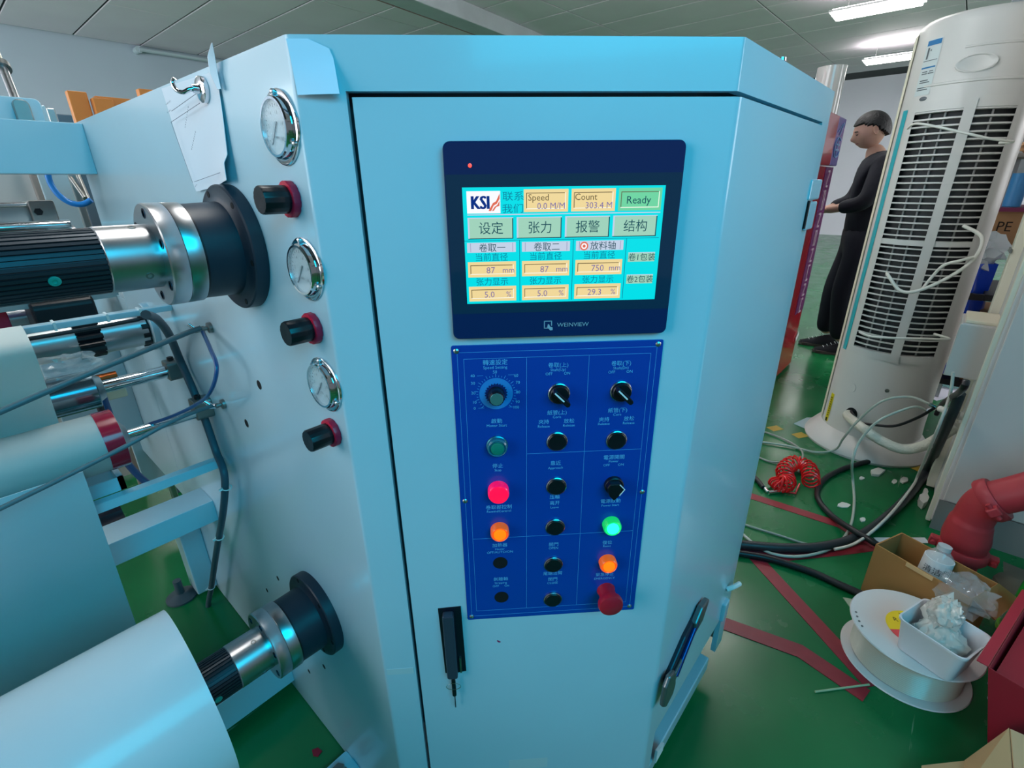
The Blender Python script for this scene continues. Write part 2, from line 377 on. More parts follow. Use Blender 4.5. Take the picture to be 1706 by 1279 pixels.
stext(.079, .12, 'KSI', .0200, 7, sq=.80); stext(.0815, .12, 'KSI', .0200, 7, sq=.80); stext(.0840, .12, 'KSI', .0200, 7, sq=.80); stext(.0865, .12, 'KSI', .0200, 7, sq=.80)
b.mat(8).prism(FRONT, [(su(a_), sv(c_)) for a_, c_ in ((.124, .190), (.146, .128), (.162, .112), (.180, .050), (.180, .092), (.166, .132), (.150, .148), (.137, .192))], SW+.0009, SW+.0011)
b.mat(8).prism(FRONT, [(su(a_), sv(c_)) for a_, c_ in ((.141, .192), (.154, .158), (.168, .142), (.179, .108), (.178, .150), (.162, .160), (.150, .190))], SW+.0009, SW+.0011)
stext(.245, .075, '联系', .0105, 11, sq=1.2); stext(.242, .175, '我们', .0105, 11, sq=1.2)
def valuebox(u0, u1, v0, v1, mi=1):
    srect(u0, u1, v0, v1, mi, 1); w, h = (u1-u0), (v1-v0)
    srect(u0+.012, u1-.018, v0+.028, v0+.034, 9, 2); srect(u0+.012, u0+.0155, v0+.028, v1-.03, 9, 2)
    srect(u0+.012, u1-.012, v1-.03, v1-.024, 10, 2); srect(u1-.0155, u1-.012, v0+.028, v1-.024, 10, 2)
valuebox(.298, .517, .02, .205); stext(.318, .085, 'Speed', .0100, 9, 'LEFT'); stext(.500, .155, '0.0 M/M', .0098, 6, 'RIGHT')
valuebox(.533, .752, .02, .205); stext(.548, .085, 'Count', .0100, 9, 'LEFT'); stext(.736, .155, '303.4 M', .0098, 6, 'RIGHT')
valuebox(.768, .985, .02, .205, 2); stext(.868, .115, 'Ready', .0118, 5)
srect(.02, .985, .218, .226, 4, 1)
for k, t in enumerate(('设定', '张力', '报警', '结构')):
    u0 = .020+k*.2425; srect(u0, u0+.225, .245, .425, 3, 1)
    srect(u0, u0+.008, .245, .42, 4, 2); srect(u0, u0+.225, .245, .252, 4, 2); srect(u0+.22, u0+.225, .252, .425, 5, 2); srect(u0, u0+.225, .418, .425, 5, 2)
    stext(u0+.113, .335, t, .0145, 5)
srect(.0, .99, .437, .441, 11, 1)
for u in (.275, .548, .822): srect(u, u+.003, .44, .985, 11, 1)
for k, (t, d1, d2) in enumerate((('卷取一', '87', '5.0'), ('卷取二', '87', '5.0'), ('  放料轴', '750', '29.3'))):
    u0 = .012+k*.276; srect(u0, u0+.245, .455, .54, 4, 1); srect(u0+.016, u0+.018, .46, .535, 6, 2); srect(u0+.228, u0+.230, .46, .535, 6, 2)
    stext(u0+.125, .50, t, .0105, 5); stext(u0+.12, .582, '当前直径', .0098, 11)
    valuebox(u0, u0+.245, .622, .758); stext(u0+.115, .695, d1, .0105, 6); stext(u0+.205, .695, 'mm', .0095, 6)
    stext(u0+.12, .80, '张力显示', .0098, 11)
    valuebox(u0, u0+.245, .842, .978); stext(u0+.105, .915, d2, .0105, 6); stext(u0+.205, .915, '%', .0095, 6)
for k in range(3): b.mat((8, 12, 8)[k]).lathe(FRONT, su(.605), sv(.50), [(SW+.0010+k*.0002, .0050-.0016*k), (SW+.0011+k*.0002, .0050-.0016*k)], 20)
for v, t in ((.565, '卷1包装'), (.765, '卷2包装')): srect(.838, .978, v, v+.083, 3, 1); srect(.838, .978, v, v+.006, 4, 2); stext(.908, v+.042, t, .0095, 5)
obj('display', b, dm, parent=hmi)
b = MB(); b.text(FRONT, .1145, 1.102, SW+.0002, 'WEINVIEW', .0072, 'CENTER', 1.12)
for (u0, u1, v0, v1) in ((.078, .088, 1.1065, 1.1075), (.078, .079, 1.0975, 1.1075), (.087, .088, 1.1010, 1.1075), (.078, .084, 1.0975, 1.0985)): b.box(FRONT, u0, u1, v0, v1, SW, SW+.0003)
b.prism(FRONT, [(.083, 1.103), (.0845, 1.103), (.0855, 1.1), (.089, 1.0985), (.089, 1.0955), (.086, 1.095), (.082, 1.099)], SW, SW+.0004)
obj('bezel_lettering', b, M('bezel_print', (150, 172, 185), .5), parent=hmi)
obj('power_led', MB().lathe(FRONT, -.0065, 1.285, [(SW, .0022), (SW+.0006, .0022), (SW+.0008, .0014)], 16), M('led_red', (235, 70, 60), .3, emit=1.5), parent=hmi)
# ---- blue button plate
PW = DW+.0022
plate = obj('button_plate', MB().rrect(FRONT, -.0400, .2370, .6065, 1.0760, DW, PW, .003), M('blue_plate', (0, 62, 158), .3, noise=.03, nscale=6, coat=.25), parent=door, bevel=.0005)
pr = M('plate_print', (74, 156, 216), .5)
b = MB(); lw = .0005
def hl(u0, u1, v): b.box(FRONT, u0, u1, v-lw/2, v+lw/2, PW, PW+.0002)
def vl(u, v0, v1): b.box(FRONT, u-lw/2, u+lw/2, v0, v1, PW, PW+.0002)
def frame_lines(u0, u1, v0, v1): hl(u0, u1, v0); hl(u0, u1, v1); vl(u0, v0, v1); vl(u1, v0, v1)
frame_lines(-.0325, .2290, .6145, 1.0665); frame_lines(-.0245, .2215, .6250, 1.0575)
vl(.0570, .625, 1.0575); vl(.1393, .625, 1.0575); hl(.0570, .2215, .9135); hl(-.0245, .2215, .7697)
obj('plate_lines', b, pr, parent=plate)
b = MB()
def pt(u, v, t, s=.0062, al='CENTER', sq=1): b.text(FRONT, u, v, PW+.0002, t, s, al, sq)
C1, C2, C3 = .0158, .0985, .1825
pt(C1, 1.0520, '轉速設定', .0082); pt(C1, 1.0452, 'Speed Setting', .0058)
for t, u, v in (('50', .0153, 1.0388), ('40', -.0140, 1.0345), ('30', -.0140, 1.0240), ('20', -.0142, 1.0100), ('10', -.0132, .9965), ('0', -.0132, .9875), ('60', .0430, 1.0330), ('70', .0452, 1.0230), ('80', .0455, 1.0090), ('90', .0448, .9950), ('100', .0425, .9870)): pt(u, v, t, .0058)
pt(C2, 1.0455, '卷取(上)', .0075); pt(C2, 1.0390, 'Shaft(Up)', .0055); pt(C2-.012, 1.0335, 'OFF', .0055); pt(C2+.012, 1.0335, 'ON', .0055)
pt(C3, 1.0450, '卷取(下)', .0075); pt(C3, 1.0385, 'Shaft(Dn)', .0055); pt(C3-.012, 1.0330, 'OFF', .0055); pt(C3+.012, 1.0330, 'ON', .0055)
for c in (C2, C3):
    d = '(上)' if c == C2 else '(下)'
    pt(c, .9765, '紙管'+d, .0075); pt(c, .9700, 'Core', .0055); pt(c-.018, .9630, '夾持', .0075); pt(c-.018, .9563, 'Release', .0055); pt(c+.017, .9630, '放松', .0075); pt(c+.017, .9563, 'Release', .0055)
pt(C1, .9672, '啟動', .0078); pt(C1, .9605, 'Motor Start', .0058)
pt(C1, .8965, '停止', .0078); pt(C1, .8895, 'Stop', .0055)
pt(C1, .8262, '卷取部控制', .0078); pt(C1, .8190, 'RewindControl', .0058)
pt(C1, .7560, '加熱器', .0078); pt(C1, .7490, 'Heater', .0052); pt(C1, .7430, 'OFF/AUTO/ON', .0060)
pt(C1, .6895, '剝離軸', .0078); pt(C1, .6820, 'Stripping', .0055); pt(C1, .6755, 'OFF     On', .0060)
pt(C2, .8965, '靠近', .0078); pt(C2, .8890, 'Approach', .0055)
pt(C2, .8390, '压輪', .0078); pt(C2, .8285, '离开', .0078); pt(C2, .8210, 'Leave', .0055)
pt(C2, .7520, '開門', .0078); pt(C2, .7450, 'OPEN', .0058); pt(C2, .6950, '尾端活臂', .0078)
pt(C2, .6830, '閉門', .0078); pt(C2, .6755, 'CLOSE', .0058)
pt(C3, .9020, '電源開關', .0078); pt(C3, .8955, 'Power', .0055); pt(C3-.010, .8895, 'OFF', .0055); pt(C3+.011, .8895, 'ON', .0055)
pt(C3, .8270, '電源啟動', .0078); pt(C3, .8195, 'Power Start', .0055)
pt(C3, .7500, '復位', .0078); pt(C3, .7432, 'Reset', .0055); pt(C3, .6865, '緊急停止', .0075); pt(C3, .6785, 'EMERGENCY', .0060)
obj('plate_lettering', b, M('plate_text', (104, 186, 232), .5), parent=plate)['kind'] = 'stuff'
scr = M('screw_steel', (190, 196, 200), .3, 1)
s0 = None
for u, v in ((-.0335, 1.0690), (.2300, 1.0700), (-.0330, .8395), (.2295, .8405), (-.0328, .6140), (.2284, .6155)):
    if s0 is None:
        s0 = obj('plate_screw', MB().lathe(FRONT, u, v, [(PW, .0036), (PW+.001, .0036), (PW+.0022, .0022), (PW+.0024, .0001)], 16).box(FRONT, u-.0018, u+.0018, v-.0004, v+.0004, PW+.0020, PW+.0026).box(FRONT, u-.0004, u+.0004, v-.0018, v+.0018, PW+.0020, PW+.0026), scr, parent=plate, smooth=True); S0 = FRONT.p(u, v)
    else: copy(s0, FRONT.p(u, v)-S0)
# speed dial
dial = obj('speed_dial', MB().lathe(FRONT, .0162, 1.0075, [(PW, .0225), (PW+.0003, .0225), (PW+.0003, .0001)], 48), M('dial_ring', (40, 128, 200), .5), parent=plate, label='speed dial with a silver-capped black knob')
b = MB()
for k in range(31):
    a = rad(225-270*k/30); r0, r1 = .0240, .0262 if k % 3 else .0285
    fr = Fr(FRONT.p(.0162+r0*cos(a), 1.0075+r0*sin(a), PW), FRONT.ex*cos(a)+FRONT.ey*sin(a), FRONT.ey*cos(a)-FRONT.ex*sin(a), FRONT.ez); b.box(fr, 0, r1-r0, -.0003, .0003, 0, .0003)
for sx, sy, e in ((-1, 1, 0), (1, 1, 0), (-1, -1, 0), (1, -1, 0)):
    b.box(FRONT, *sorted((.0162+sx*.0165, .0162+sx*.0245)), 1.0075+sy*.0262 if sy > 0 else 1.0075-.0205, (1.0075+sy*.0262 if sy > 0 else 1.0075-.0205)+.0004, PW, PW+.0003)
obj('dial_marks', b, pr, parent=dial)
obj('dial_skirt', MB().lathe(FRONT, .0162, 1.0075, [(PW, .0155), (PW+.0012, .0155), (PW+.0012, .0001)], 48, flute=.14, nf=2), M('dial_dark_blue', (4, 30, 92), .5), parent=dial)
obj('dial_knob', MB().lathe(FRONT, .0162, 1.0075, [(PW, .0112), (PW+.011, .0108), (PW+.018, .0100), (PW+.019, .009), (PW+.019, .0001)], 48, flute=.05, nf=3), black_p, parent=dial, smooth=True)
obj('dial_cap', MB().lathe(FRONT, .0162, 1.0075, [(PW+.019, .0086), (PW+.0198, .0082), (PW+.0198, .0001)], 32), M('dial_cap_silver', (120, 178, 180), .35, .8), parent=dial)
ring_m = M('button_ring', (170, 176, 184), .25, 1)
def ring(u, v, parent, r=.0148, m=None): return obj('button_ring', MB().lathe(FRONT, u, v, [(PW, r), (PW+.0022, r), (PW+.0030, r-.0012), (PW+.0022, r-.0018)], 36), m or ring_m, parent=parent, smooth=True)
def selector(u, v, label):
    o = obj('rotary_switch', MB().lathe(FRONT, u, v, [(PW, .0128), (PW+.008, .0128), (PW+.009, .0118), (PW+.009, .0001)], 36), black_p, parent=plate, smooth=True, label=label)
    ring(u, v, o); a = rad(135)
    fr = Fr(FRONT.p(u, v, 0), FRONT.ex*cos(a)+FRONT.ey*sin(a), FRONT.ey*cos(a)-FRONT.ex*sin(a), FRONT.ez)
    obj('switch_lever', MB().rrect(fr, -.0165, .0125, -.0036, .0036, PW+.006, PW+.020, .0035), black_p, parent=o, bevel=.0008)
    obj('pointer_mark', MB().rrect(fr, -.006, .0120, -.0010, .0010, PW+.020, PW+.0204, .0009), M('white_mark', (226, 230, 232), .5), parent=o)
selector(.1005, 1.0050, 'black rotary switch with white pointer, in the middle column')
selector(.1848, 1.0050, 'black rotary switch with white pointer, in the right column')
flat = None
for u, v, lb in ((.0997, .932, 'flat black button with silver ring, topmost of the middle column'), (.1841, .930, 'flat black button with silver ring under the right rotary switch'), (.1004, .858, 'flat black button under the word Approach'), (.1004, .785, 'flat black button under the word Leave'), (.0992, .713, 'flat black button under the word OPEN'), (.0997, .641, 'flat black button under the word CLOSE')):
    if flat is None:
        flat = obj('push_button', MB().lathe(FRONT, u, v, [(PW, .0130), (PW+.0035, .0130), (PW+.0045, .0120), (PW+.0040, .0001)], 36), black_p, parent=plate, smooth=True, label=lb); ring(u, v, flat); FB = FRONT.p(u, v)
    else: copy(flat, FRONT.p(u, v)-FB, label=lb)
for u, v, lb in ((.0160, .7215, 'empty dark hole under Heater'), (.0165, .6515, 'empty dark hole under Stripping')):
    obj('plate_hole', MB().lathe(FRONT, u, v, [(PW+.0001, .0113), (PW+.0004, .0113), (PW+.0004, .0001)], 32), M('hole_black', (4, 5, 8), .8), parent=plate, label=lb)
def lit(u, v, collar, cap, emit, label, rc=.0138, rcap=.0092, emc=.2, h=.013):
    o = obj('push_button', MB().lathe(FRONT, u, v, [(PW, rc), (PW+h*.8, rc), (PW+h, rc-.0018), (PW+h-.002, rcap+.0010), (PW+h-.002, .0001)], 36), M('collar_%d_%d_%d' % collar, collar, .25, emit=emc, coat=.4), parent=plate, smooth=True, label=label)
    obj('button_cap', MB().lathe(FRONT, u, v, [(PW+h-.002, rcap), (PW+h+.0005, rcap), (PW+h+.001, rcap-.001), (PW+h+.001, .0001)], 32), M('cap_%d_%d_%d' % cap, cap, .3, emit=emit), parent=o, smooth=True); return o
g = lit(.0158, .9295, (40, 112, 130), (16, 124, 104), 0, 'unlit green push button under Motor Start', emc=0, h=.011)
ring(.0158, .9295, g, .0150, M('ring_teal', (60, 130, 150), .3, .8))
lit(.0158, .8560, (232, 14, 86), (252, 8, 60), 1.1, 'red lit push button under Stop', .0152, .0138, .75, .014)
lit(.0162, .7850, (226, 92, 30), (255, 110, 10), 1.2, 'orange lit push button under RewindControl', emc=.5)
lit(.1862, .7850, (20, 190, 90), (40, 255, 200), 1.6, 'bright green lit push button under Power Start', emc=.7)
lit(.1850, .7125, (228, 92, 24), (255, 110, 12), 1.2, 'orange lit push button under Reset', emc=.5)
o = obj('key_switch', MB().lathe(FRONT, .1850, .8560, [(PW, .0140), (PW+.006, .0140), (PW+.007, .0128), (PW+.007, .0001)], 36), black_p, parent=plate, smooth=True, label='black power switch with a pointed handle and white edge')
obj('switch_handle', MB().prism(FRONT, [(.1715, .860), (.176, .867), (.190, .867), (.1975, .857), (.190, .846), (.183, .838), (.176, .846)], PW+.006, PW+.017), black_p, parent=o, bevel=.0015)
obj('white_edge', MB().prism(FRONT, [(.190, .8665), (.1978, .8575), (.1905, .8470), (.1895, .8480), (.1963, .8575), (.189, .8655)], PW+.017, PW+.0175), M('white_mark'), parent=o)
o = obj('emergency_button', MB().lathe(FRONT, .1868, .6530, [(PW, .0150), (PW+.004, .0135), (PW+.022, .0130), (PW+.024, .0190), (PW+.029, .0200), (PW+.034, .0185), (PW+.037, .013), (PW+.038, .0001)], 40), M('emergency_red', (182, 24, 46), .35, noise=.04), parent=plate, smooth=True, label='red mushroom emergency stop button')
# ---- recessed lock with key
lock = obj('lock_recess', MB().prism(FRONT, [(-.0865, .634), (-.0495, .636), (-.0475, .488), (-.0680, .484), (-.0835, .486)], DW, DW+.0016), M('lock_black', (10, 14, 30), .4), parent=door, bevel=.0005)
fr = Fr(FRONT.p(-.0690, .485, DW), FRONT.ex, FRONT.ey, FRONT.ez)
obj('lock_lever', MB().rrect(fr, -.0105, .0075, .000, .143, .001, .014, .004), M('lock_lever_grey', (62, 68, 84), .35, .3), parent=lock, bevel=.002)
obj('lock_hook', MB().box(FRONT, -.0575, -.0545, .490, .525, DW+.001, DW+.006), dull, parent=lock)
kt = thing('key', FRONT.p(-.0695, .42, DW+.008), 'small black key with wire ring hanging below the door lock', 'key')
obj('key_head', MB().rrect(FRONT, -.0735, -.0665, .437, .480, DW+.006, DW+.010, .003), black_p, parent=kt, bevel=.0008)
obj('key_blade', MB().box(FRONT, -.0706, -.0690, .408, .438, DW+.007, DW+.009), M('key_blade_dark', (50, 56, 66), .4, .7), parent=kt)
obj('key_ring', MB().tube([FRONT.p(-.0700+.0125*cos(a), .4665+.0105*sin(a), DW+.0125+.002*sin(a)) for a in [2*pi*i/16 for i in range(16)]], .0005, 6, 1, True), chrome, parent=kt, smooth=True)
tag(obj('magenta_mark', MB().prism(FRONT, [(.0065, .5535), (.0080, .5550), (.0115, .5525), (.0135, .5505), (.0120, .5490), (.0090, .5500)], DW, DW+.0006), M('magenta', (150, 30, 90), .5)), 'small magenta speck stuck on the door below the blue plate', 'sticker')
tag(obj('clear_tape', MB().box(FRONT, .0235, .1730, .205, .2335, DW, DW+.0006), M('pale_tape', (190, 204, 208), .35)), 'pale translucent tape strip at the bottom edge of the door', 'tape')
tag(obj('masking_tape', MB().box(FRONT, -.183, -.1375, .486, .4995, 0, .0006), M('pale_tape')), 'short pale tape strip beside the door gap on the left', 'tape')
# protective film peeling at the upper left corner
g = []
for i in range(7):
    row = []
    for j in range(7):
        t = i/6; s = j/6; l = (-.1865+.004*t); rr_ = -.1440+.006*t if t > .2 else -.165+.12*t
        u = l+(rr_-l)*s; v = TOP-.004-.050*t; w = .0012+.010*max(0, t-.35)*(.3+s)*(1-.25*s)*1.5
        row.append(FRONT.p(u, v, w))
    g.append(row)
tag(obj('protective_film', MB().sheet(g, .0006), M('film_bluewhite', (214, 232, 250), .25, coat=.4), smooth=True), 'loose corner of pale protective film at the cabinet top left', 'film')
tag(obj('white_label', MB().prism(FACET, [(.70, .1005), (.735, .1005), (.735, .125), (.70, .14)], -.002, .0035), M('paper_white', (222, 226, 228), .6)), 'small white folded sticker on the plinth corner under the door', 'sticker')
# toggle latch on the facet
LF = Fr(FACET.p(-.005, .030, 0), FACET.ex, FACET.ey, FACET.ez)
lt = obj('toggle_latch', MB().prism(LF, [(.676, .345), (.700, .352), (.760, .402), (.815, .418), (.818, .436), (.795, .438), (.740, .420), (.668, .372)], .0, .012), M('latch_dark', (52, 60, 72), .4, .6), parent=mach, bevel=.003)
obj('latch_lever', MB().prism(LF, [(.640, .338), (.655, .322), (.685, .330), (.692, .352), (.680, .395), (.655, .405), (.641, .388)], .012, .022), M('latch_grey', (112, 118, 120), .35, .7), parent=lt, bevel=.004)
obj('latch_keeper', MB().prism(LF, [(.775, .40), (.815, .405), (.838, .445), (.800, .452), (.772, .43)], .006, .018), M('latch_grey'), parent=lt, bevel=.003)
obj('latch_spring', MB().cyl(LF.p(.70, .358, .016), LF.p(.79, .425, .014), .005, 12), M('latch_blue', (30, 60, 120), .3, .6), parent=lt, smooth=True)
obj('latch_arm', MB().prism(LF, [(.685, .345), (.735, .362), (.735, .385), (.690, .37)], .012, .018), M('latch_grey'), parent=lt, bevel=.002)
# ---- gauges and regulator knobs on the end plate
gface = M('gauge_face', (206, 218, 224), .35); gm = M('gauge_print', (56, 70, 84), .5)
glass = M('gauge_glass', (235, 245, 248), .05, trans=.95, alpha=.25)
def gauge(u, v, label):
    o = obj('pressure_gauge', MB().lathe(SIDE, u, v, [(0, .0385), (.0025, .0385), (.0035, .0370), (.0035, .0325), (.004, .0320), (.0095, .0315), (.0110, .0300), (.0110, .0275), (.007, .0270)], 48), chrome, parent=mach, smooth=True, label=label)
    obj('gauge_dial', MB().lathe(SIDE, u, v, [(.003, .0272), (.0072, .0272), (.0072, .0001)], 40), gface, parent=o)
    b = MB()
    for k in range(21):
        a = rad(225-270*k/20); r0 = .0240; l = .004 if k % 5 == 0 else .0022
        f2 = Fr(SIDE.p(u+r0*cos(a), v+r0*sin(a), .0073), SIDE.ex*-cos(a)-SIDE.ey*sin(a), SIDE.ey*cos(a)-SIDE.ex*sin(a), SIDE.ez); b.box(f2, 0, l, -.0003, .0003, 0, .0002)
    for k in range(0, 11, 2): a = rad(225-270*k/10); b.text(SIDE, u+.0165*cos(a), v+.0165*sin(a), .0072, str(k), .0055)
    b.text(SIDE, u, v-.010, .0072, 'MPa', .0045)
    obj('dial_print', b, gm, parent=o)
    f2 = Fr(SIDE.p(u, v, .0078), SIDE.ex*cos(rad(232))+SIDE.ey*sin(rad(232)), SIDE.ey*cos(rad(232))-SIDE.ex*sin(rad(232)), SIDE.ez)
    obj('needle', MB().prism(f2, [(-.007, -.0008), (.021, -.0002), (.021, .0002), (-.007, .0008)], 0, .0008), gm, parent=o)
    obj('gauge_glass', MB().lathe(SIDE, u, v, [(.0102, .0274), (.0110, .0270), (.0114, .0001)], 32), glass, parent=o, smooth=True)
    for a in (rad(90), rad(210), rad(330)): obj('bezel_screw', MB().lathe(SIDE, u+.0350*cos(a), v+.0350*sin(a), [(.003, .0034), (.006, .0032), (.0075, .0015), (.0076, .0001)], 14), scr, parent=o, smooth=True)
    return o
gauge(-.597, 1.3265, 'round chrome pressure gauge, uppermost'); gauge(-.594, 1.1710, 'round chrome pressure gauge, middle'); gauge(-.596, 1.0170, 'round chrome pressure gauge, lowest')
kn = None
for u, v in ((-.601, 1.252), (-.600, 1.0955), (-.596, .9450)):
    if kn is None:
        kn = obj('regulator_knob', MB().lathe(SIDE, u, v, [(.006, .0150), (.010, .0158), (.037, .0158), (.039, .0148), (.039, .0110), (.0382, .0001)], 48, flute=.035, nf=3), black_p, parent=mach, smooth=True); K0 = SIDE.p(u, v)
        obj('red_ring', MB().lathe(SIDE, u, v, [(0, .0200), (.001, .0206), (.008, .0206), (.009, .0198), (.009, .0150)], 48, flute=.04, nf=4), red_p, parent=kn, smooth=True)
    else: copy(kn, SIDE.p(u, v)-K0)
for x, y, r in ((432, 641, .0085), (411, 705, .0085), (463, 963, .0060), (445, 983, .0060), (515, 1118, .0060), (540, 1110, .0060)):
    p = onX(x, y); obj('bolt_hole', MB().lathe(SIDE, -p.y, p.z, [(-.0005, r), (.0004, r), (.0006, r*.85), (.0006, .0001)], 20), M('hole_black'), parent=mach)
# ---- air shafts with chucks
def dn(pw): return SIDE.p(0, 0, pw)
def chuck(Y, Zc, label, x_fl=.128, x_end=-1.0, greenY=None):
    u, v = -Y, Zc
    o = obj('air_shaft_chuck', MB().lathe(SIDE, u, v, [(0, .086), (.017, .086), (.019, .084), (.019, .070), (.022, .064), (.066, .0625), (.068, .0625)], 64), black_a, parent=mach, smooth=True, label=label)
    obj('seal_ring', MB().lathe(SIDE, u, v, [(.067, .0632), (.0705, .0632)], 64), black_p, parent=o, smooth=True)
    obj('steel_flange', MB().lathe(SIDE, u, v, [(.070, .0650), (.0885, .0650), (.0892, .0645)], 64), steel, parent=o, smooth=True)
    obj('steel_flange', MB().lathe(SIDE, u, v, [(.0896, .0645), (.0903, .0650), (.109, .0650), (.1105, .0635), (.1105, .0400)], 64), steel, parent=o, smooth=True)
    for k in range(6):
        a = rad(20+60*k); obj('socket_bolt', MB().lathe(SIDE, u+.0535*cos(a), v+.0535*sin(a), [(.1105, .0062), (.1112, .0062), (.1112, .0045), (.1100, .0044), (.1100, .0001)], 14), M('bolt_dark', (38, 42, 60), .35, .7), parent=o)
    for k in range(6):
        a = rad(50+60*k); obj('flange_screw', MB().lathe(SIDE, u+.0775*cos(a), v+.0775*sin(a), [(.0190, .0042), (.0196, .0042), (.0196, .0001)], 12), M('hole_black'), parent=o)
    s = obj('shaft_collar', MB().lathe(SIDE, u, v, [(.108, .0400), (.165, .0400), (.1665, .0385)], 56), steel, parent=mach, smooth=True)
    for aa in (rad(-30), rad(70)):
        d3 = SIDE.ex*cos(aa)+SIDE.ey*sin(aa); c0 = SIDE.p(u, v, .128)+d3*.0392
        f3 = frame_dir(c0, d3); obj('set_screw', MB().lathe(f3, 0, 0, [(0, .0045), (.0012, .0045), (.0012, .0025), (.0003, .0024), (.0003, .0001)], 14), dull, parent=s)
    w0 = .1665; w1 = XL-x_end; n = 40; vs = []; R0 = .0392
    poly = []
    for k in range(n):
        a0_ = 2*pi*k/n; st = 2*pi/n
        poly += [(R0*cos(a0_), R0*sin(a0_)), (R0*cos(a0_+st*.62), R0*sin(a0_+st*.62)), (R0*.93*cos(a0_+st*.66), R0*.93*sin(a0_+st*.66)), (R0*.93*cos(a0_+st*.96), R0*.93*sin(a0_+st*.96))]
    sh = obj('fluted_shaft', MB().prism(SIDE, [(u+a, v+c) for a, c in poly], w0, w1), flute, parent=mach, bevel=0)
    return o, sh
c1, sh1 = chuck(.785, 1.184, 'upper black shaft chuck with steel flanges')
c2, sh2 = chuck(.780, .480, 'lower black shaft chuck with steel flanges')
val = M('valve_teal', (40, 170, 160), .3, .4)
for shp, Yc, Zc, xw, ang in ((sh1, .785, 1.184, .076, rad(-20)), (sh2, .78, .48, .090, rad(-8))):
    d3 = SIDE.ex*cos(ang)+SIDE.ey*sin(ang); f3 = frame_dir(SIDE.p(-Yc, Zc, XL-xw)+d3*.0385, d3)
    obj('air_valve', MB().lathe(f3, 0, 0, [(0, .0058), (.0018, .0058), (.0022, .0050), (.0022, .0022), (.0012, .0020), (.0012, .0001)], 20), val, parent=shp, smooth=True, label='small teal air valve')
# ---- white roll on the lower shaft and the web
RX = .0745
roll = thing('film_roll', (RX-.5, .78, .34), 'big smooth white roll of film wound on the lower fluted shaft', 'roll')
rm = M('white_film', (200, 216, 224), .3, noise=.02, coat=.35)
obj('wound_film', MB().lathe(SIDE, -.78, .48, [(XL-RX, .0420), (XL-RX, .147), (XL-RX+1.1, .147), (XL-RX+1.1, .042)], 96), rm, parent=roll, smooth=True)
obj('core', MB().lathe(SIDE, -.78, .48, [(XL-RX-.001, .0405), (XL-RX-.001, .0450), (XL-RX+.01, .0450)], 64), M('core_card', (190, 190, 180), .7), parent=roll, smooth=True)
def web(name, path, x0, x1, mat, label, cat, th=.001, n=6):
    pts = [V((0, a, b)) for a, b in path]; q = []
    for i in range(len(pts)-1):
        g = lambda k: pts[min(max(k, 0), len(pts)-1)]
        a, b_, c, d = g(i-1), g(i), g(i+1), g(i+2)
        for t in range(n):
            t /= n; q.append(.5*((2*b_)+(c-a)*t+(2*a-5*b_+4*c-d)*t*t+(3*b_-a-3*c+d)*t**3))
    q.append(pts[-1])
    return tag(obj(name, MB().sheet([[V((x0, p.y, p.z)), V(((x0+x1)/2, p.y, p.z)), V((x1, p.y, p.z))] for p in q], th), mat, smooth=True), label, cat)
web('film_web', [(1.072, .80), (1.10, .73), (1.22, .487), (1.338, .246), (1.41, .10)], -1.2, .055, rm, 'white web of film running down from the red-banded roller behind the big roll', 'film')
web('film_sheet', [(1.34, 1.0), (1.20, 1.045), (1.128, 1.018), (1.17, .94), (1.225, .858), (1.27, .78), (1.30, .70)], -1.2, .0575, M('cream_film', (226, 228, 222), .4, noise=.03), 'off-white sheet of film draped over the guide rollers at the left edge', 'film')
# ---- guide rollers
def clamp(Yc, Zc, s=1.0):
    b = MB().rrect(SIDE, -Yc-.020*s, -Yc+.020*s, Zc-.020*s, Zc+.024*s, 0, .034, .008)
    o = obj('shaft_clamp', b, dull, parent=mach, bevel=.0015)
    f3 = frame_dir((XL-.020, Yc, Zc+.024*s), (0, 0, 1)); obj('clamp_bolt', MB().lathe(f3, 0, 0, [(0, .0065), (.007, .0065), (.0075, .006), (.0075, .003), (.004, .003), (.004, .0001)], 14), black_p, parent=o)
    return o
alu = M('roller_aluminium', (176, 184, 186), .3, .85, noise=.05, nscale=10)
def roller(Yc, Zc, r, xe, rs, matt, name='guide_roller', label=None, xend=-1.1):
    o = obj(name, MB().lathe(SIDE, -Yc, Zc, [(XL-xe, rs+.004), (XL-xe, r-.002), (XL-xe+.002, r), (XL-xend, r)], 64), matt, parent=mach, smooth=True, label=label)
    obj('roller_shaft', MB().lathe(SIDE, -Yc, Zc, [(.002, rs), (XL-xe+.05, rs)], 28), chrome, parent=o, smooth=True)
    obj('bearing_cap', MB().lathe(SIDE, -Yc, Zc, [(XL-xe-.012, rs+.001), (XL-xe-.012, rs+.009), (XL-xe+.004, r*.8)], 36), alu, parent=o, smooth=True)
    return o
r3 = roller(1.135, .818, .0560, .128, .0095, M('silver_rubber_roller', (168, 174, 172), .6, .1, noise=.03, nscale=5), label='silver roller with a red tape band at its end')
obj('red_band', MB().lathe(SIDE, -1.135, .818, [(XL-.127, .0562), (XL-.127, .0573), (XL-.098, .0573), (XL-.098, .0562)], 64), M('red_tape_gloss', (164, 24, 52), .18, coat=.5), parent=r3, smooth=True)
roller(1.272, .882, .040, .132, .0140, M('steel_roller', (130, 152, 164), .18, .9), label='blue-grey steel roller')
clamp(1.272, .882); clamp(1.142, .824)
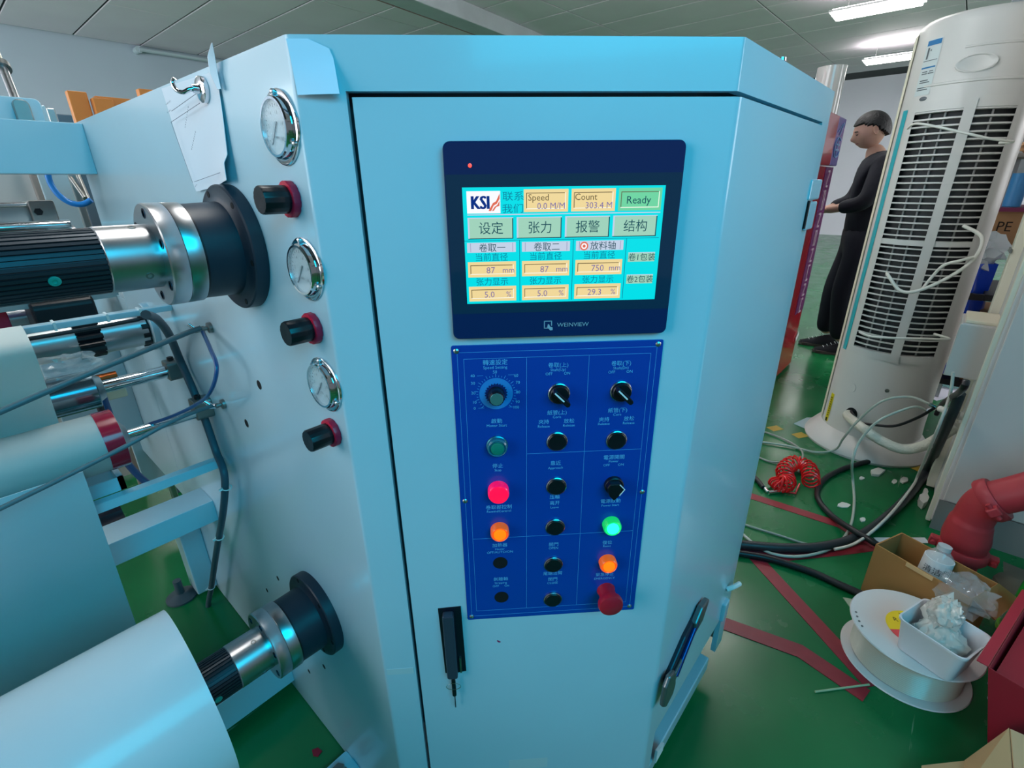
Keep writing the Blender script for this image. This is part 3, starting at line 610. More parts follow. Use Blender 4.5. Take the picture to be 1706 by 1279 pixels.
# far roller with serrated end and the flange
r1 = obj('guide_roller', MB().lathe(SIDE, -1.44, .952, [(.018, .042), (.106, .042)], 48), steel, parent=mach, smooth=True, label='brushed steel roller end near the round white flange')
obj('roller_flange', MB().lathe(SIDE, -1.44, .952, [(0, .058), (.012, .058), (.014, .056), (.014, .040)], 48), paint, parent=r1, smooth=True)
obj('cable_tie_clamp', MB().lathe(SIDE, -1.44, .952, [(.016, .045), (.030, .045)], 36, flute=.18, nf=3), black_p, parent=r1)
obj('serrated_collar', MB().lathe(SIDE, -1.44, .952, [(.104, .046), (.150, .046)], 48, flute=.14, nf=3), black_p, parent=r1)
obj('aluminium_tube', MB().lathe(SIDE, -1.44, .952, [(.148, .040), (1.3, .040)], 40), alu, parent=r1, smooth=True)
# flat rails
def xbar(name, Yc, Zc, hy, hz, x0=-1.1, x1=XL, m=paint, parent=mach, **k): return obj(name, MB().box(WF, x0, x1, Yc-hy, Yc+hy, Zc-hz, Zc+hz), m, parent=parent, bevel=.0015, **k)
rail = xbar('thin_rail', 1.235, 1.030, .012, .006)
tie = M('white_cable_tie', (220, 226, 226), .5)
for x in (.10, .18, .235): obj('cable_tie', MB().box(WF, x, x+.004, 1.220, 1.250, 1.022, 1.038), tie, parent=rail)
obj('rail_cable', MB().tube([(-1.1, 1.22, 1.018), (0, 1.22, 1.016), (.23, 1.22, 1.018)], .004, 8, 4), rubber, parent=rail, smooth=True)
rail2 = xbar('angle_rail', 1.155, .690, .011, .0015)
obj('rail_lip', MB().box(WF, -1.1, XL-.004, 1.1435, 1.1455, .672, .691), paint, parent=rail2)
obj('slotted_bracket', MB().box(WF, -.3, .115, 1.168, 1.172, .692, .722).box(WF, .105, .115, 1.168, 1.235, .692, .722).box(WF, -.3, .115, 1.231, 1.235, .692, .722), paint, parent=mach)
# top crossbeam, mid and low beams
xbar('crossbeam', 1.575, 1.350, .049, .052, x1=XL, label='pale top crossbeam')
xbar('crossbeam', 1.395, .448, .048, .032, label='teal-lit middle crossbeam')
xbar('crossbeam', 1.10, .085, .05, .045, label='low crossbeam near the floor')
obj('levelling_foot', MB().lathe(WF, .20, 1.66, [(0, .045), (.006, .045), (.012, .03), (.02, .012), (.07, .012)], 28), M('foot_rubber_grey', (70, 84, 92), .5), parent=mach, smooth=True)
obj('lower_bracket', MB().box(WF, .235, XL, 1.60, 1.68, .02, .30), paint, parent=mach, bevel=.003)
fb = obj('foot_bracket', MB().rrect(WF, .215, XL, .73, .80, .0, .022, .006), paint, parent=mach, bevel=.002)
obj('hex_bolt', MB().lathe(WF, .255, .765, [(.022, .019), (.024, .019), (.024, .015), (.040, .015), (.041, .0135), (.041, .0001)], 6), dull, parent=fb)
# wall-mounted probes with blue and grey hoses
for k, (x, y) in enumerate(((352, 545), (374, 672))):
    p = onX(x, y); o = obj('hose_fitting', MB().lathe(SIDE, -p.y, p.z, [(0, .010), (.006, .010), (.007, .004), (.016, .004)], 20), dull, parent=mach, smooth=True)
    obj('elbow_joint', MB().cyl(p+V((-.014, .0, 0)), p+V((-.022, .018, -.004)), .0055, 12).cyl(p+V((-.020, .012, -.002)), p+V((-.030, .018, .010)), .0045, 12), chrome, parent=o, smooth=True)
def hose(name, pts, r, m, label, cat='hose', parent=None, n=10, sub=8, **k):
    o = obj(name, MB().tube(pts, r, n, sub), m, parent=parent, smooth=True, **k)
    return tag(o, label, cat) if parent is None else o
gh = M('grey_hose', (84, 104, 112), .4); bh = M('blue_hose', (20, 70, 120), .3, coat=.4)
hose('air_hose', [onY(-60, 712, 1.0), onY(60, 660, 1.0), onY(165, 615, 1.0), onY(250, 580, 1.0), onY(310, 555, 1.0), onX(335, 546, .275)], .0048, gh, 'grey air hose running from the upper wall fitting down to the left edge', parent=None)
hose('air_hose', [onY(-60, 876, 1.03), onY(80, 808, 1.03), onY(200, 748, 1.03), onY(290, 700, 1.03), onX(352, 676, .272)], .0042, gh, 'grey air hose from the lower wall fitting passing under the red-banded roller')
hose('blue_air_hose', [onX(338, 553, .275), onX(350, 580, .262), onX(361, 612, .25), onX(352, 650, .24), onX(330, 672, .235), onX(290, 692, .21), onX(250, 706, .18), onX(235, 712, .17)], .0034, bh, 'thin dark blue hose looping from the upper wall fitting to the roller shaft')
hose('cable_loom', [onX(243, 524, .20), onX(262, 532, .23), onX(282, 558, .26), onX(300, 600, .28), onX(322, 650, .28), onX(342, 700, .28), onX(360, 752, .28), onX(374, 792, .27), onX(372, 850, .262), onX(362, 910, .258), onX(352, 978, .250), onX(347, 1010, .243), onX(352, 1040, .238), onX(372, 1075, .235)], .0078, M('loom_grey', (62, 82, 94), .45), 'dark grey cable loom hanging down the end plate, bound with white ties', 'cable')
for i, (x, y, X_) in enumerate(((378, 812, .268), (366, 895, .258), (352, 978, .250), (350, 1055, .238))):
    c = onX(x, y, X_); pts = [c+V((.0095*cos(a), .0095*sin(a), .002*sin(a))) for a in [2*pi*j/12 for j in range(12)]]
    tag(obj('cable_tie', MB().tube(pts, .0013, 6, 1, True).box(WF, c.x-.016, c.x-.009, c.y-.002, c.y+.002, c.z-.002, c.z+.002), tie), 'white cable tie on the dark cable loom, %s from the top' % ('first', 'second', 'third', 'fourth')[i], 'cable tie', 'ties on the cable loom')
# magnet hook and hanging paper
hp = onX(345, 150)
hk = thing('magnetic_hook', hp, 'small steel hook on a round magnet holding the paper on the end plate', 'hook')
obj('magnet_base', MB().lathe(SIDE, -hp.y, hp.z, [(.003, .0155), (.008, .0155), (.010, .013), (.011, .006), (.018, .005), (.018, .0001)], 28), chrome, parent=hk, smooth=True)
obj('hook_wire', MB().tube([SIDE.p(-hp.y, hp.z, .016), SIDE.p(-hp.y-.001, hp.z-.002, .022), SIDE.p(-hp.y-.005, hp.z-.005, .028), SIDE.p(-hp.y-.011, hp.z-.002, .033), SIDE.p(-hp.y-.015, hp.z+.006, .034), SIDE.p(-hp.y-.013, hp.z+.011, .031)], .0026, 10, 6), chrome, parent=hk, smooth=True)
cs = [(272, 148), (362, 118), (394, 300), (333, 319)]
P = [onX(x, y, XL-.001) for x, y in cs]; g = []
for i in range(13):
    t = i/12; l = P[0].lerp(P[3], t); r_ = P[1].lerp(P[2], t); row = []
    for j in range(9):
        s = j/8; p = l.lerp(r_, s); w = .0015+.0022*(1+sin(5*s+3*t))*(.3+t)+(.006*(s-.7)*3 if s > .7 and t > .8 else 0); row.append(p+V((-w, 0, 0)))
    g.append(row)
pap = thing('paper_note', P[3], 'curled white handwritten form pinned under the magnetic hook', 'paper')
obj('paper_sheet', MB().sheet(g, .0005), M('thin_paper', (216, 226, 236), .6, noise=.02), parent=pap, smooth=True)
tp = [onX(352, 72, XL-.012), onX(346, 96, XL-.008), onX(350, 125, XL-.006), onX(362, 150, XL-.006)]
obj('curled_edge', MB().sheet([[tp[0], tp[0]+V((0, -.002, 0)), tp[0]+V((0, -.003, 0))], [tp[1], tp[1]+V((-.004, -.012, 0)), tp[1]+V((0, -.022, 0))], [tp[2], tp[2]+V((-.004, -.012, 0)), tp[2]+V((0, -.024, 0))], [tp[3], tp[3]+V((-.002, -.006, 0)), tp[3]+V((0, -.012, 0))]], .0005), M('thin_paper'), parent=pap, smooth=True)
b = MB(); random.seed(3)
pe = P[0]-P[3]; pf = Fr(P[3]+V((-.0095, 0, 0)), P[2]-P[3], pe, (-1, 0, 0)); Wd, Ht = (P[2]-P[3]).length, pe.length
b.box(pf, .02, Wd*.86, Ht*.08, Ht*.08+.0006, 0, .0003).box(pf, .012, .0126, Ht*.08, Ht*.66, 0, .0003).box(pf, .012, Wd*.95, Ht*.66, Ht*.66+.0006, 0, .0003).box(pf, .03, Wd*1.0, Ht*.74, Ht*.74+.0006, 0, .0003)
def scrib(u, v, n, s, ang):
    for k in range(n):
        f = Fr(pf.p(u+k*s*cos(ang), v+k*s*sin(ang), 0), pf.ex*cos(random.uniform(-1, 1.6))+pf.ey*sin(random.uniform(-1, 1.6)), pf.ey, pf.ez)
        b.box(f, -s*.18, s*.22, -.0003, .0003, 0, .0003)
scrib(.06, .085, 9, .0052, .5); scrib(.055, .055, 9, .0050, .45); scrib(.012, .115, 4, .005, 0); scrib(.018, .125, 6, .0045, .0); scrib(.018, .006, 3, .004, .2)
obj('handwriting', b, M('ink_grey', (92, 104, 122), .7), parent=pap)
# clear film crumpled on the steel roller
def crumple(center, size, n, seed, amp, squash=(1, 1, 1), th=.0006):
    rnd = random.Random(seed); b = MB(); vs = []; N = n; g = []
    from mathutils import noise
    for i in range(N+1):
        row = []
        for j in range(2*N):
            th_, ph = pi*i/N, pi*j/N
            d = V((sin(th_)*cos(ph), sin(th_)*sin(ph), cos(th_)))
            k = 1+amp*noise.noise(d*3.1+V((seed, 0, 0)))+amp*.6*abs(noise.noise(d*7.3+V((0, seed, 0))))
            row.append(V(center)+V((d.x*squash[0], d.y*squash[1], d.z*squash[2]))*size*k)
        g.append(row)
    vs = [p for r in g for p in r]; M_ = 2*N; fs = []
    for i in range(N):
        for j in range(M_): fs.append((i*M_+j, i*M_+(j+1) % M_, (i+1)*M_+(j+1) % M_, (i+1)*M_+j))
    return b.add(vs, fs)
clearf = M('clear_film', (225, 232, 236), .08, alpha=.28, coat=1, trans=.3)
tag(obj('clear_film_scrap', crumple((.10, 1.285, .935), .042, 12, 4, .5, (1.3, .9, .55)), clearf), 'crumpled clear plastic film lying on the blue-grey steel roller', 'film')
# ---- the unwinding section farther back (seen between the rollers)
uw = thing('unwinding_unit', (-.2, 2.5, 0), 'pale unwinding unit behind the crossbeam with steel rollers and posts', 'machine')
def py(x, y, Y_): p = onY(x, y, Y_); return (p.x, p.z)
YF = lambda Y_: Fr((0, Y_, 0), (1, 0, 0), (0, 0, 1), (0, -1, 0))
obj('frame_panel', MB().box(WF, -2.6, py(62, 290, 2.66)[0], 2.66, 2.70, .02, 1.44), M('panel_grey', (196, 192, 190), .5, noise=.04), parent=uw, bevel=.003)
obj('upright_plate', MB().box(WF, py(62, 290, 2.15)[0], py(112, 290, 2.15)[0], 2.15, 2.17, .15, 1.50), paint, parent=uw, bevel=.002)
obj('upright_post', MB().box(WF, py(113, 290, 2.2)[0], py(126, 290, 2.2)[0], 2.2, 2.24, .0, 1.50), alu, parent=uw, bevel=.003)
obj('upright_post', MB().box(WF, py(126, 290, 2.35)[0], py(150, 290, 2.35)[0], 2.35, 2.40, .0, 1.50), M('post_slate', (84, 104, 118), .5), parent=uw, bevel=.003)
obj('upright_post', MB().box(WF, py(50, 290, 2.5)[0], py(61, 290, 2.5)[0], 2.5, 2.54, .0, 1.50), M('post_brown', (150, 140, 134), .5), parent=uw, bevel=.003)
def uroller(x, y, Y_, r, xe, m_): p = onY(x, y, Y_); e = onY(xe, y, Y_).x; obj('unwind_roller', MB().lathe(SIDE, -Y_, p.z, [(XL-e, r), (XL-e+1.6, r)], 36), m_, parent=uw, smooth=True)
uroller(60, 377, 1.92, .014, 118, chrome); uroller(30, 341, 2.0, .007, 60, chrome); uroller(60, 392, 1.95, .022, 128, steel)
q_ = onY(30, 366, 2.05); obj('roller_bearing', MB().rrect(YF(2.05), q_.x-.06, q_.x+.05, q_.z-.05, q_.z+.05, 0, .04, .012), alu, parent=uw, bevel=.002)
q_ = onY(66, 355, 2.0); obj('roller_bracket', MB().rrect(YF(2.0), q_.x-.02, q_.x+.035, q_.z-.05, q_.z+.035, 0, .03, .006), dull, parent=uw, bevel=.002)
obj('bracket_bolt', MB().lathe(YF(1.97), q_.x-.005, q_.z+.005, [(0, .010), (.008, .010), (.008, .0001)], 6), black_p, parent=uw)
for (x0_, y0_, x1_, y1_) in ((118, 296, 142, 330), (130, 292, 150, 338)):
    obj('link_arm', MB().cyl(onY(x0_, y0_, 2.05), onY(x1_, y1_, 2.0), .006, 10), dull, parent=uw, smooth=True)
for Y_, z, r, e in ((1.95, .93, .04, .16), (2.1, .80, .03, .2)): obj('unwind_roller', MB().lathe(SIDE, -Y_, z, [(e, r), (1.6, r)], 36), steel, parent=uw, smooth=True)
obj('red_plate', MB().box(WF, -.02, .07, 1.80, 1.83, .93, 1.02), M('red_enamel', (160, 26, 56), .35), parent=uw, bevel=.002)
obj('blue_coupling', MB().lathe(SIDE, -1.82, 1.0, [(XL-.12, .028), (XL-.06, .028)], 24, flute=.1, nf=4), M('blue_plastic', (20, 60, 190), .4), parent=uw)
obj('dark_gearbox', MB().rrect(SIDE, -1.9, -1.72, .86, 1.0, XL-.24, XL-.11, .02), black_p, parent=uw, bevel=.006)
obj('side_rail', MB().box(WF, -1.6, .30, 1.74, 1.76, .985, 1.0), alu, parent=uw)
obj('brass_pin', MB().cyl((.13, 1.62, .80), (.22, 1.62, .80), .012, 16), M('copper', (190, 100, 50), .35, .8), parent=uw, smooth=True)
obj('cream_block', MB().box(WF, .17, .23, 1.62, 1.70, .735, .760), M('cream_plastic', (206, 204, 176), .5), parent=uw, bevel=.003)
q_ = onY(200, 868, 1.58); obj('motor', MB().lathe(SIDE, -1.58, q_.z, [(XL-q_.x-.01, .002), (XL-q_.x-.01, .060), (XL+.25, .060), (XL+.25, .002)], 32, flute=.06, nf=2), M('motor_navy', (18, 28, 44), .4), parent=uw, smooth=True)
hose('blue_air_hose', [onY(78, 282, 1.9), onY(84, 305, 1.9), onY(98, 325, 1.89), onY(118, 338, 1.88), onY(138, 340, 1.87), onY(152, 333, 1.86)], .0075, M('blue_tube', (24, 130, 216), .3), 'bright blue hose loop under the crossbeam at the left')
hose('blue_air_hose', [(.175, 1.6, .76), (.172, 1.58, .66), (.165, 1.55, .60), (.19, 1.52, .52), (.215, 1.50, .50)], .009, bh, 'dark blue hose hanging beside the motor behind the film web')
hose('black_air_hose', [(.160, 1.58, .76), (.158, 1.57, .68), (.150, 1.56, .62), (.12, 1.54, .585)], .008, black_p, 'black hose hanging next to the dark blue hose behind the rollers')
# orange rack and pneumatic rod behind the end plate, upper left
oc = M('orange_lacquer', (214, 132, 58), .4, noise=.05)
ok = thing('orange_stand', (1.2, 4.0, 0), 'orange frame with a crossbar showing above the end plate at the left', 'rack')
pa, pb_, pc_ = onY(120, 152, 4.0), onY(146, 158, 4.0), onY(238, 152, 4.0)
obj('stand_post', MB().box(WF, pa.x-.03, pa.x+.06, 3.97, 4.03, 0, pa.z), oc, parent=ok, bevel=.006)
obj('stand_post', MB().box(WF, pa.x+.07, pb_.x+.10, 3.93, 4.0, 0, pa.z-.03), oc, parent=ok, bevel=.006)
obj('stand_post', MB().box(WF, pc_.x-.03, pc_.x+.06, 3.97, 4.03, 0, pc_.z+.01), oc, parent=ok, bevel=.006)
pz = onY(180, 166, 4.0).z
obj('stand_crossbar', MB().box(WF, pa.x+.09, pc_.x+.02, 3.96, 4.02, pz-.08, pz+.01), oc, parent=ok, bevel=.006)
for k in range(4): obj('grey_bar', MB().cyl((pa.x+.1, 3.98, pz-.16-.05*k), (pc_.x, 3.98, pz-.16-.05*k), .012, 10), dull, parent=ok, smooth=True)
# cylinder rod and bracket above the crossbeam
q0, q1 = onY(-16, 60, 1.95), onY(38, 196, 1.72)
ac_ = thing('air_cylinder', V((q1.x, q1.y, 1.40)), 'steel air cylinder rising behind the crossbeam at the left edge', 'cylinder')
obj('cylinder_plate', MB().rrect(Fr((0, 1.70, 0), (1, 0, 0), (0, 0, 1), (0, -1, 0)), -.35, onY(72, 190, 1.7).x, 1.30, onY(68, 166, 1.7).z, 0, .012, .012), paint, parent=ac_, bevel=.002)
obj('cylinder_barrel', MB().cyl(q1, q1.lerp(q0, .62), .009, 20), steel, parent=ac_, smooth=True)
obj('cylinder_collar', MB().cyl(q1.lerp(q0, .58), q1.lerp(q0, .64), .016, 20), dull, parent=ac_, smooth=True)
obj('cylinder_rod', MB().cyl(q1.lerp(q0, .62), q1.lerp(q0, 1.25), .006, 16), M('pale_rod', (236, 232, 206), .25, .4), parent=ac_, smooth=True)
obj('cylinder_knuckle', MB().rrect(Fr((0, 1.69, 0), (1, 0, 0), (0, 0, 1), (0, -1, 0)), onY(22, 180, 1.68).x, onY(50, 180, 1.68).x, 1.38, onY(35, 166, 1.68).z, 0, .02, .012), dull, parent=ac_, bevel=.002)
# ------------------------------------------------------------------ behind the cabinet on the right
# clear acrylic guards standing on the machine top
tb = tag(obj('acrylic_tube', MB().lathe(WF, 3.84, .80, [(1.622, .078), (1.895, .078), (1.895, .075), (1.622, .075)], 40), M('acrylic_smoke', (214, 216, 210), .12, alpha=.75, coat=1), smooth=True), 'pale translucent tube standing on the red machine header beyond the cabinet', 'tube')
st = thing('steel_stub', (1.0, .287, TOP), 'short steel stub with a cap standing on the cabinet top', 'stub')
obj('stub_post', MB().cyl((1.0, .287, TOP), (1.0, .287, 1.449), .0085, 20), M('stub_pale', (190, 206, 200), .2, .7), parent=st, smooth=True)
obj('stub_cap', MB().cyl((1.0, .287, 1.447), (1.0, .287, 1.452), .010, 20), chrome, parent=st, smooth=True)
# red machine
red = M('red_enamel_gloss', (188, 22, 44), .22, coat=.5, noise=.03)
navy = M('navy_reflection_tint', (24, 64, 112), .2, coat=.5)  # blue reflection on the red column, put into a colour
rmc = thing('red_machine', (3.8, 1.1, 0), 'tall glossy red machine column with painted-on blue and violet reflections, behind the cabinet', 'machine')
def rounded(u0, u1, y0, y1, r): return [(u0, y0)]+[(u1-r+r*sin(a), y0+r-r*cos(a)) for a in [pi/2*k/8 for k in range(9)]]+[(u1, y1), (u0, y1)]
obj('red_column', MB().prism(WF, [(3.40, .70)]+[(3.93+.10*sin(a), .80-.10*cos(a)) for a in [pi/2*k/8 for k in range(5)]]+[(3.96, 1.5), (3.40, 1.5)], .02, 1.345), red, parent=rmc, smooth=True)
obj('violet_reflection', MB().box(WF, 3.72, 3.935, .697, .72, .42, 1.345), M('violet_reflection_tint', (132, 62, 124), .25, coat=.4), parent=rmc)  # violet reflection on the red face, painted as a strip
obj('blue_reflection_flank', MB().prism(WF, [(4.00, .733)]+[(3.93+.175*sin(a), .875-.175*cos(a)) for a in [pi/2*k/8 for k in range(4, 9)]]+[(4.105, 1.5), (3.97, 1.5), (3.97, .80)], .16, 1.345), navy, parent=rmc, smooth=True)  # reflected blue surroundings, painted as a navy flank
obj('red_header', MB().box(WF, 3.45, 3.735, .685, 1.5, 1.352, 1.62), red, parent=rmc, bevel=.006)
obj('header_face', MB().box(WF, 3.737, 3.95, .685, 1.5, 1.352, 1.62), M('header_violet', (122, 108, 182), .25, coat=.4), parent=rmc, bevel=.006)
frt = Fr((0, .6965, 0), (1, 0, 0), (0, 0, 1), (0, -1, 0))
b = MB(); z = .42
letters = [.10, .085, .11, .09, .10, .09, .12, .10]
for k, L in enumerate(letters):
    b.box(frt, 3.79, 3.85, z, z+.012, 0, .003).box(frt, 3.79, 3.85, z+L-.012, z+L, 0, .003)
    if k % 2 == 0: b.box(frt, 3.80, 3.812, z, z+L, 0, .003)
    else: b.prism(frt, [(3.79, z), (3.802, z), (3.85, z+L), (3.838, z+L)], 0, .003)
    if k in (4, 6): b.box(frt, 3.838, 3.850, z, z+L, 0, .003)
    z += L+.016
obj('column_lettering', b, M('silver_print', (214, 190, 206), .4), parent=rmc)
hf = Fr((-.075, .683, 0), (1, 0, 0), (0, 0, 1), (0, -1, 0)); b = MB()
b.tube([hf.p(3.905+.085*cos(a), 1.455+.055*sin(a), .001) for a in [rad(50)+2*pi*.8*k/20 for k in range(21)]], .004, 6, 1)
b.prism(hf, [(3.83, 1.535), (3.84, 1.535), (3.93, 1.585), (3.92, 1.585)], 0, .003).prism(hf, [(3.89, 1.52), (3.90, 1.52), (3.97, 1.595), (3.96, 1.595)], 0, .003).prism(hf, [(3.86, 1.435), (3.95, 1.435), (3.95, 1.447), (3.86, 1.447)], 0, .003).prism(hf, [(3.86, 1.465), (3.95, 1.465), (3.95, 1.475), (3.86, 1.475)], 0, .003).prism(hf, [(3.90, 1.41), (3.91, 1.41), (3.91, 1.50), (3.90, 1.50)], 0, .003)
obj('header_emblem', b, M('emblem_blue', (110, 160, 220), .3), parent=rmc, smooth=True)
obj('masking_patch', MB().box(Fr((3.92, .697, .185), (.8, 0, .5), (-.5, 0, .8), (0, -1, 0)), 0, .07, 0, .035, 0, .002), M('paper_white'), parent=rmc)
# ------------------------------------------------------------------ air conditioner
AX, AY, AR = 2.915, .105, .212
ca = math.atan2(-AY, -AX)                       # direction from the column to the camera
def aang(d): return ca-rad(d)                   # +d turns towards the photo's left ... right
acn = thing('air_conditioner', (AX, AY, 0), 'tall white cylindrical air conditioner with louvred grille and teal stripe', 'air conditioner')
obj('column_shell', MB().lathe(WF, AX, AY, [(.085, AR+.004), (.16, AR), (.50, AR)], 72), ac_white, parent=acn, smooth=True)
obj('base_skirt', MB().lathe(WF, AX, AY, [(.0, .272), (.012, .276), (.03, .268), (.06, .245), (.085, .225), (.10, .214), (.10, .20)], 72), ac_white, parent=acn, smooth=True)
obj('top_shell', MB().lathe(WF, AX, AY, [(1.545, AR), (1.80, AR), (1.825, AR-.006), (1.838, AR-.022), (1.842, AR-.05), (1.845, .0001)], 72), ac_white, parent=acn, smooth=True)
G0, G1 = -47, 50                                # grille opening
# photo left = positive world angle offset
obj('back_shell', MB().lathe(WF, AX, AY, [(.50, AR), (1.545, AR)], 64, aang(47), aang(360-52)), ac_white, parent=acn, smooth=True)
obj('dark_core', MB().lathe(WF, AX, AY, [(.50, AR-.028), (1.545, AR-.028)], 48), M('coil_dark', (62, 64, 66), .7, noise=.15, nscale=40), parent=acn, smooth=True)
obj('grille_frame', MB().lathe(WF, AX, AY, [(.50, AR-.02), (.50, AR+.003), (.535, AR+.003), (.535, AR-.02)], 40, aang(-52), aang(47)), ac_white, parent=acn, smooth=True)
obj('grille_frame', MB().lathe(WF, AX, AY, [(1.515, AR-.02), (1.515, AR+.003), (1.55, AR+.003), (1.55, AR-.02)], 40, aang(-52), aang(47)), ac_white, parent=acn, smooth=True)
obj('grille_post', MB().lathe(WF, AX, AY, [(.50, AR-.02), (.50, AR+.008), (1.545, AR+.008), (1.545, AR-.02)], 8, aang(-10), aang(-1)), ac_white, parent=acn, smooth=True)
obj('grille_post', MB().lathe(WF, AX, AY, [(.50, AR-.02), (.50, AR+.003), (1.545, AR+.003), (1.545, AR-.02)], 6, aang(42), aang(48)), ac_white, parent=acn, smooth=True)
obj('grille_post', MB().lathe(WF, AX, AY, [(.50, AR-.02), (.50, AR+.003), (1.545, AR+.003), (1.545, AR-.02)], 6, aang(-52), aang(-46)), ac_white, parent=acn, smooth=True)
obj('grille_band', MB().lathe(WF, AX, AY, [(1.008, AR-.02), (1.008, AR+.002), (1.030, AR+.002), (1.030, AR-.02)], 40, aang(-47), aang(43)), ac_white, parent=acn, smooth=True)
NS = 38; dz = .980/NS; lv = None
for k in range(NS):
    z = .552+k*dz
    if 1.0 < z < 1.035: continue
    if lv is None:
        lv = obj('louvre_slat', MB().lathe(WF, AX, AY, [(z, AR-.014), (z+.002, AR+.001), (z+.008, AR+.001), (z+.006, AR-.014)], 14, aang(-1), aang(43)), ac_white, parent=acn, smooth=True)
        lv2 = obj('louvre_slat', MB().lathe(WF, AX, AY, [(z, AR-.014), (z+.002, AR+.001), (z+.008, AR+.001), (z+.006, AR-.014)], 12, aang(-47), aang(-10)), ac_white, parent=acn, smooth=True); z0_ = z
    else: copy(lv, (0, 0, z-z0_)); copy(lv2, (0, 0, z-z0_))
for a in (14, 29, -28):
    d3 = V((cos(aang(a)), sin(aang(a)), 0)); c0 = V((AX, AY, 0))+d3*(AR-.018)
    obj('grille_rod', MB().cyl(c0+V((0, 0, .52)), c0+V((0, 0, 1.54)), .0035, 8), M('grey_rod', (150, 150, 148), .5), parent=acn, smooth=True)
teal = M('teal_trim', (40, 176, 188), .3, coat=.3)
obj('teal_stripe', MB().lathe(WF, AX, AY, [(.50, AR), (.50, AR+.0016), (1.53, AR+.0016), (1.53, AR)], 4, aang(53.5), aang(61.5)), teal, parent=acn, smooth=True)
obj('front_bezel', MB().lathe(WF, AX, AY, [(.10, AR), (.10, AR+.004), (1.80, AR+.004), (1.80, AR)], 12, aang(70), aang(110)), M('bezel_champagne', (230, 228, 206), .55), parent=acn, smooth=True)
obj('panel_ridge', MB().lathe(WF, AX, AY, [(1.600, AR), (1.602, AR+.003), (1.608, AR+.003), (1.610, AR)], 40, aang(-60), aang(40)), ac_white, parent=acn, smooth=True)
obj('panel_ridge', MB().lathe(WF, AX, AY, [(1.712, AR), (1.714, AR+.0025), (1.718, AR+.0025), (1.720, AR)], 30, aang(-60), aang(12)), ac_white, parent=acn, smooth=True)
fA = lambda deg, z: frame_dir(V((AX, AY, z))+V((cos(aang(deg)), sin(aang(deg)), 0))*(AR-.004), (cos(aang(deg)), sin(aang(deg)), 0))
f = fA(0, 1.66); obj('handle_recess', MB().lathe(f, -.0, 0, [(0, .040), (.006, .040), (.007, .036), (.004, .032)], 32, ru=1.5, rv=.75), ac_white, parent=acn, smooth=True)
# rating label wrapped on the column (blue header, blank code square left out)
lab = obj('rating_label', MB().lathe(WF, AX, AY, [(1.575, AR), (1.575, AR+.0012), (1.765, AR+.0012), (1.765, AR)], 8, aang(33), aang(50)), M('label_pale', (206, 216, 216), .4), parent=acn, smooth=True)
def larc(a0_, a1_, z0, z1, m, nm): obj(nm, MB().lathe(WF, AX, AY, [(z0, AR), (z0, AR+.0022), (z1, AR+.0022), (z1, AR)], 6, aang(a0_), aang(a1_)), m, parent=lab, smooth=True)
lbl = M('label_blue', (36, 120, 178), .4); ldk = M('label_ink', (96, 104, 108), .6)
larc(34, 49, 1.745, 1.762, lbl, 'label_header'); larc(34, 49, 1.668, 1.673, lbl, 'label_rule'); larc(45, 47, 1.700, 1.738, ldk, 'label_print'); larc(42.5, 43.5, 1.726, 1.732, ldk, 'label_print'); larc(34, 49, 1.693, 1.695, ldk, 'label_print')
for k, (a0_, a1_, z) in enumerate(((41, 47, 1.655), (41, 47, 1.648), (35, 39, 1.655), (34, 40, 1.648), (38, 47, 1.625), (36, 47, 1.618), (38, 48, 1.600), (36, 48, 1.593))): larc(a0_, a1_, z, z+.0032, ldk, 'label_print')
f = fA(38, 1.562); obj('maker_badge', MB().lathe(f, 0, 0, [(0, .014), (.006, .014), (.007, .012), (.007, .0001)], 28, ru=1, rv=.55), M('badge_grey', (110, 116, 120), .3, .5), parent=acn, smooth=True)
lab2 = obj('warning_label', MB().lathe(WF, AX, AY, [(.105, AR), (.105, AR+.0026), (.262, AR+.0012), (.262, AR)], 4, aang(53), aang(60)), M('warning_yellow', (222, 204, 20), .4), parent=acn, smooth=True)
obj('warning_sign', MB().lathe(WF, AX, AY, [(.108, AR), (.108, AR+.0036), (.128, AR+.0036), (.128, AR)], 2, aang(55), aang(58)), black_p, parent=lab2)
for k in range(9): obj('warning_print', MB().lathe(WF, AX, AY, [(.14+.012*k, AR), (.14+.012*k, AR+.0032), (.147+.012*k, AR+.0030), (.147+.012*k, AR)], 2, aang(54.5), aang(57.5)), M('warning_ink', (120, 104, 10), .6), parent=lab2)
f = fA(30, .335); obj('knockout_cover', MB().lathe(f, 0, 0, [(0, .020), (.0055, .020), (.006, .018), (.005, .0001)], 28, ru=1, rv=1.2), ac_white, parent=acn, smooth=True)
f = fA(-8, .362); obj('plug_hole', MB().lathe(f, 0, 0, [(0, .009), (.0052, .009), (.0055, .006), (.0055, .0001)], 20), dull, parent=acn, smooth=True)
f = fA(22, .205); obj('pipe_hole', MB().lathe(f, 0, 0, [(0, .030), (.0052, .030), (.0052, .0001)], 28, ru=.9, rv=1.1), M('hole_black'), parent=acn)
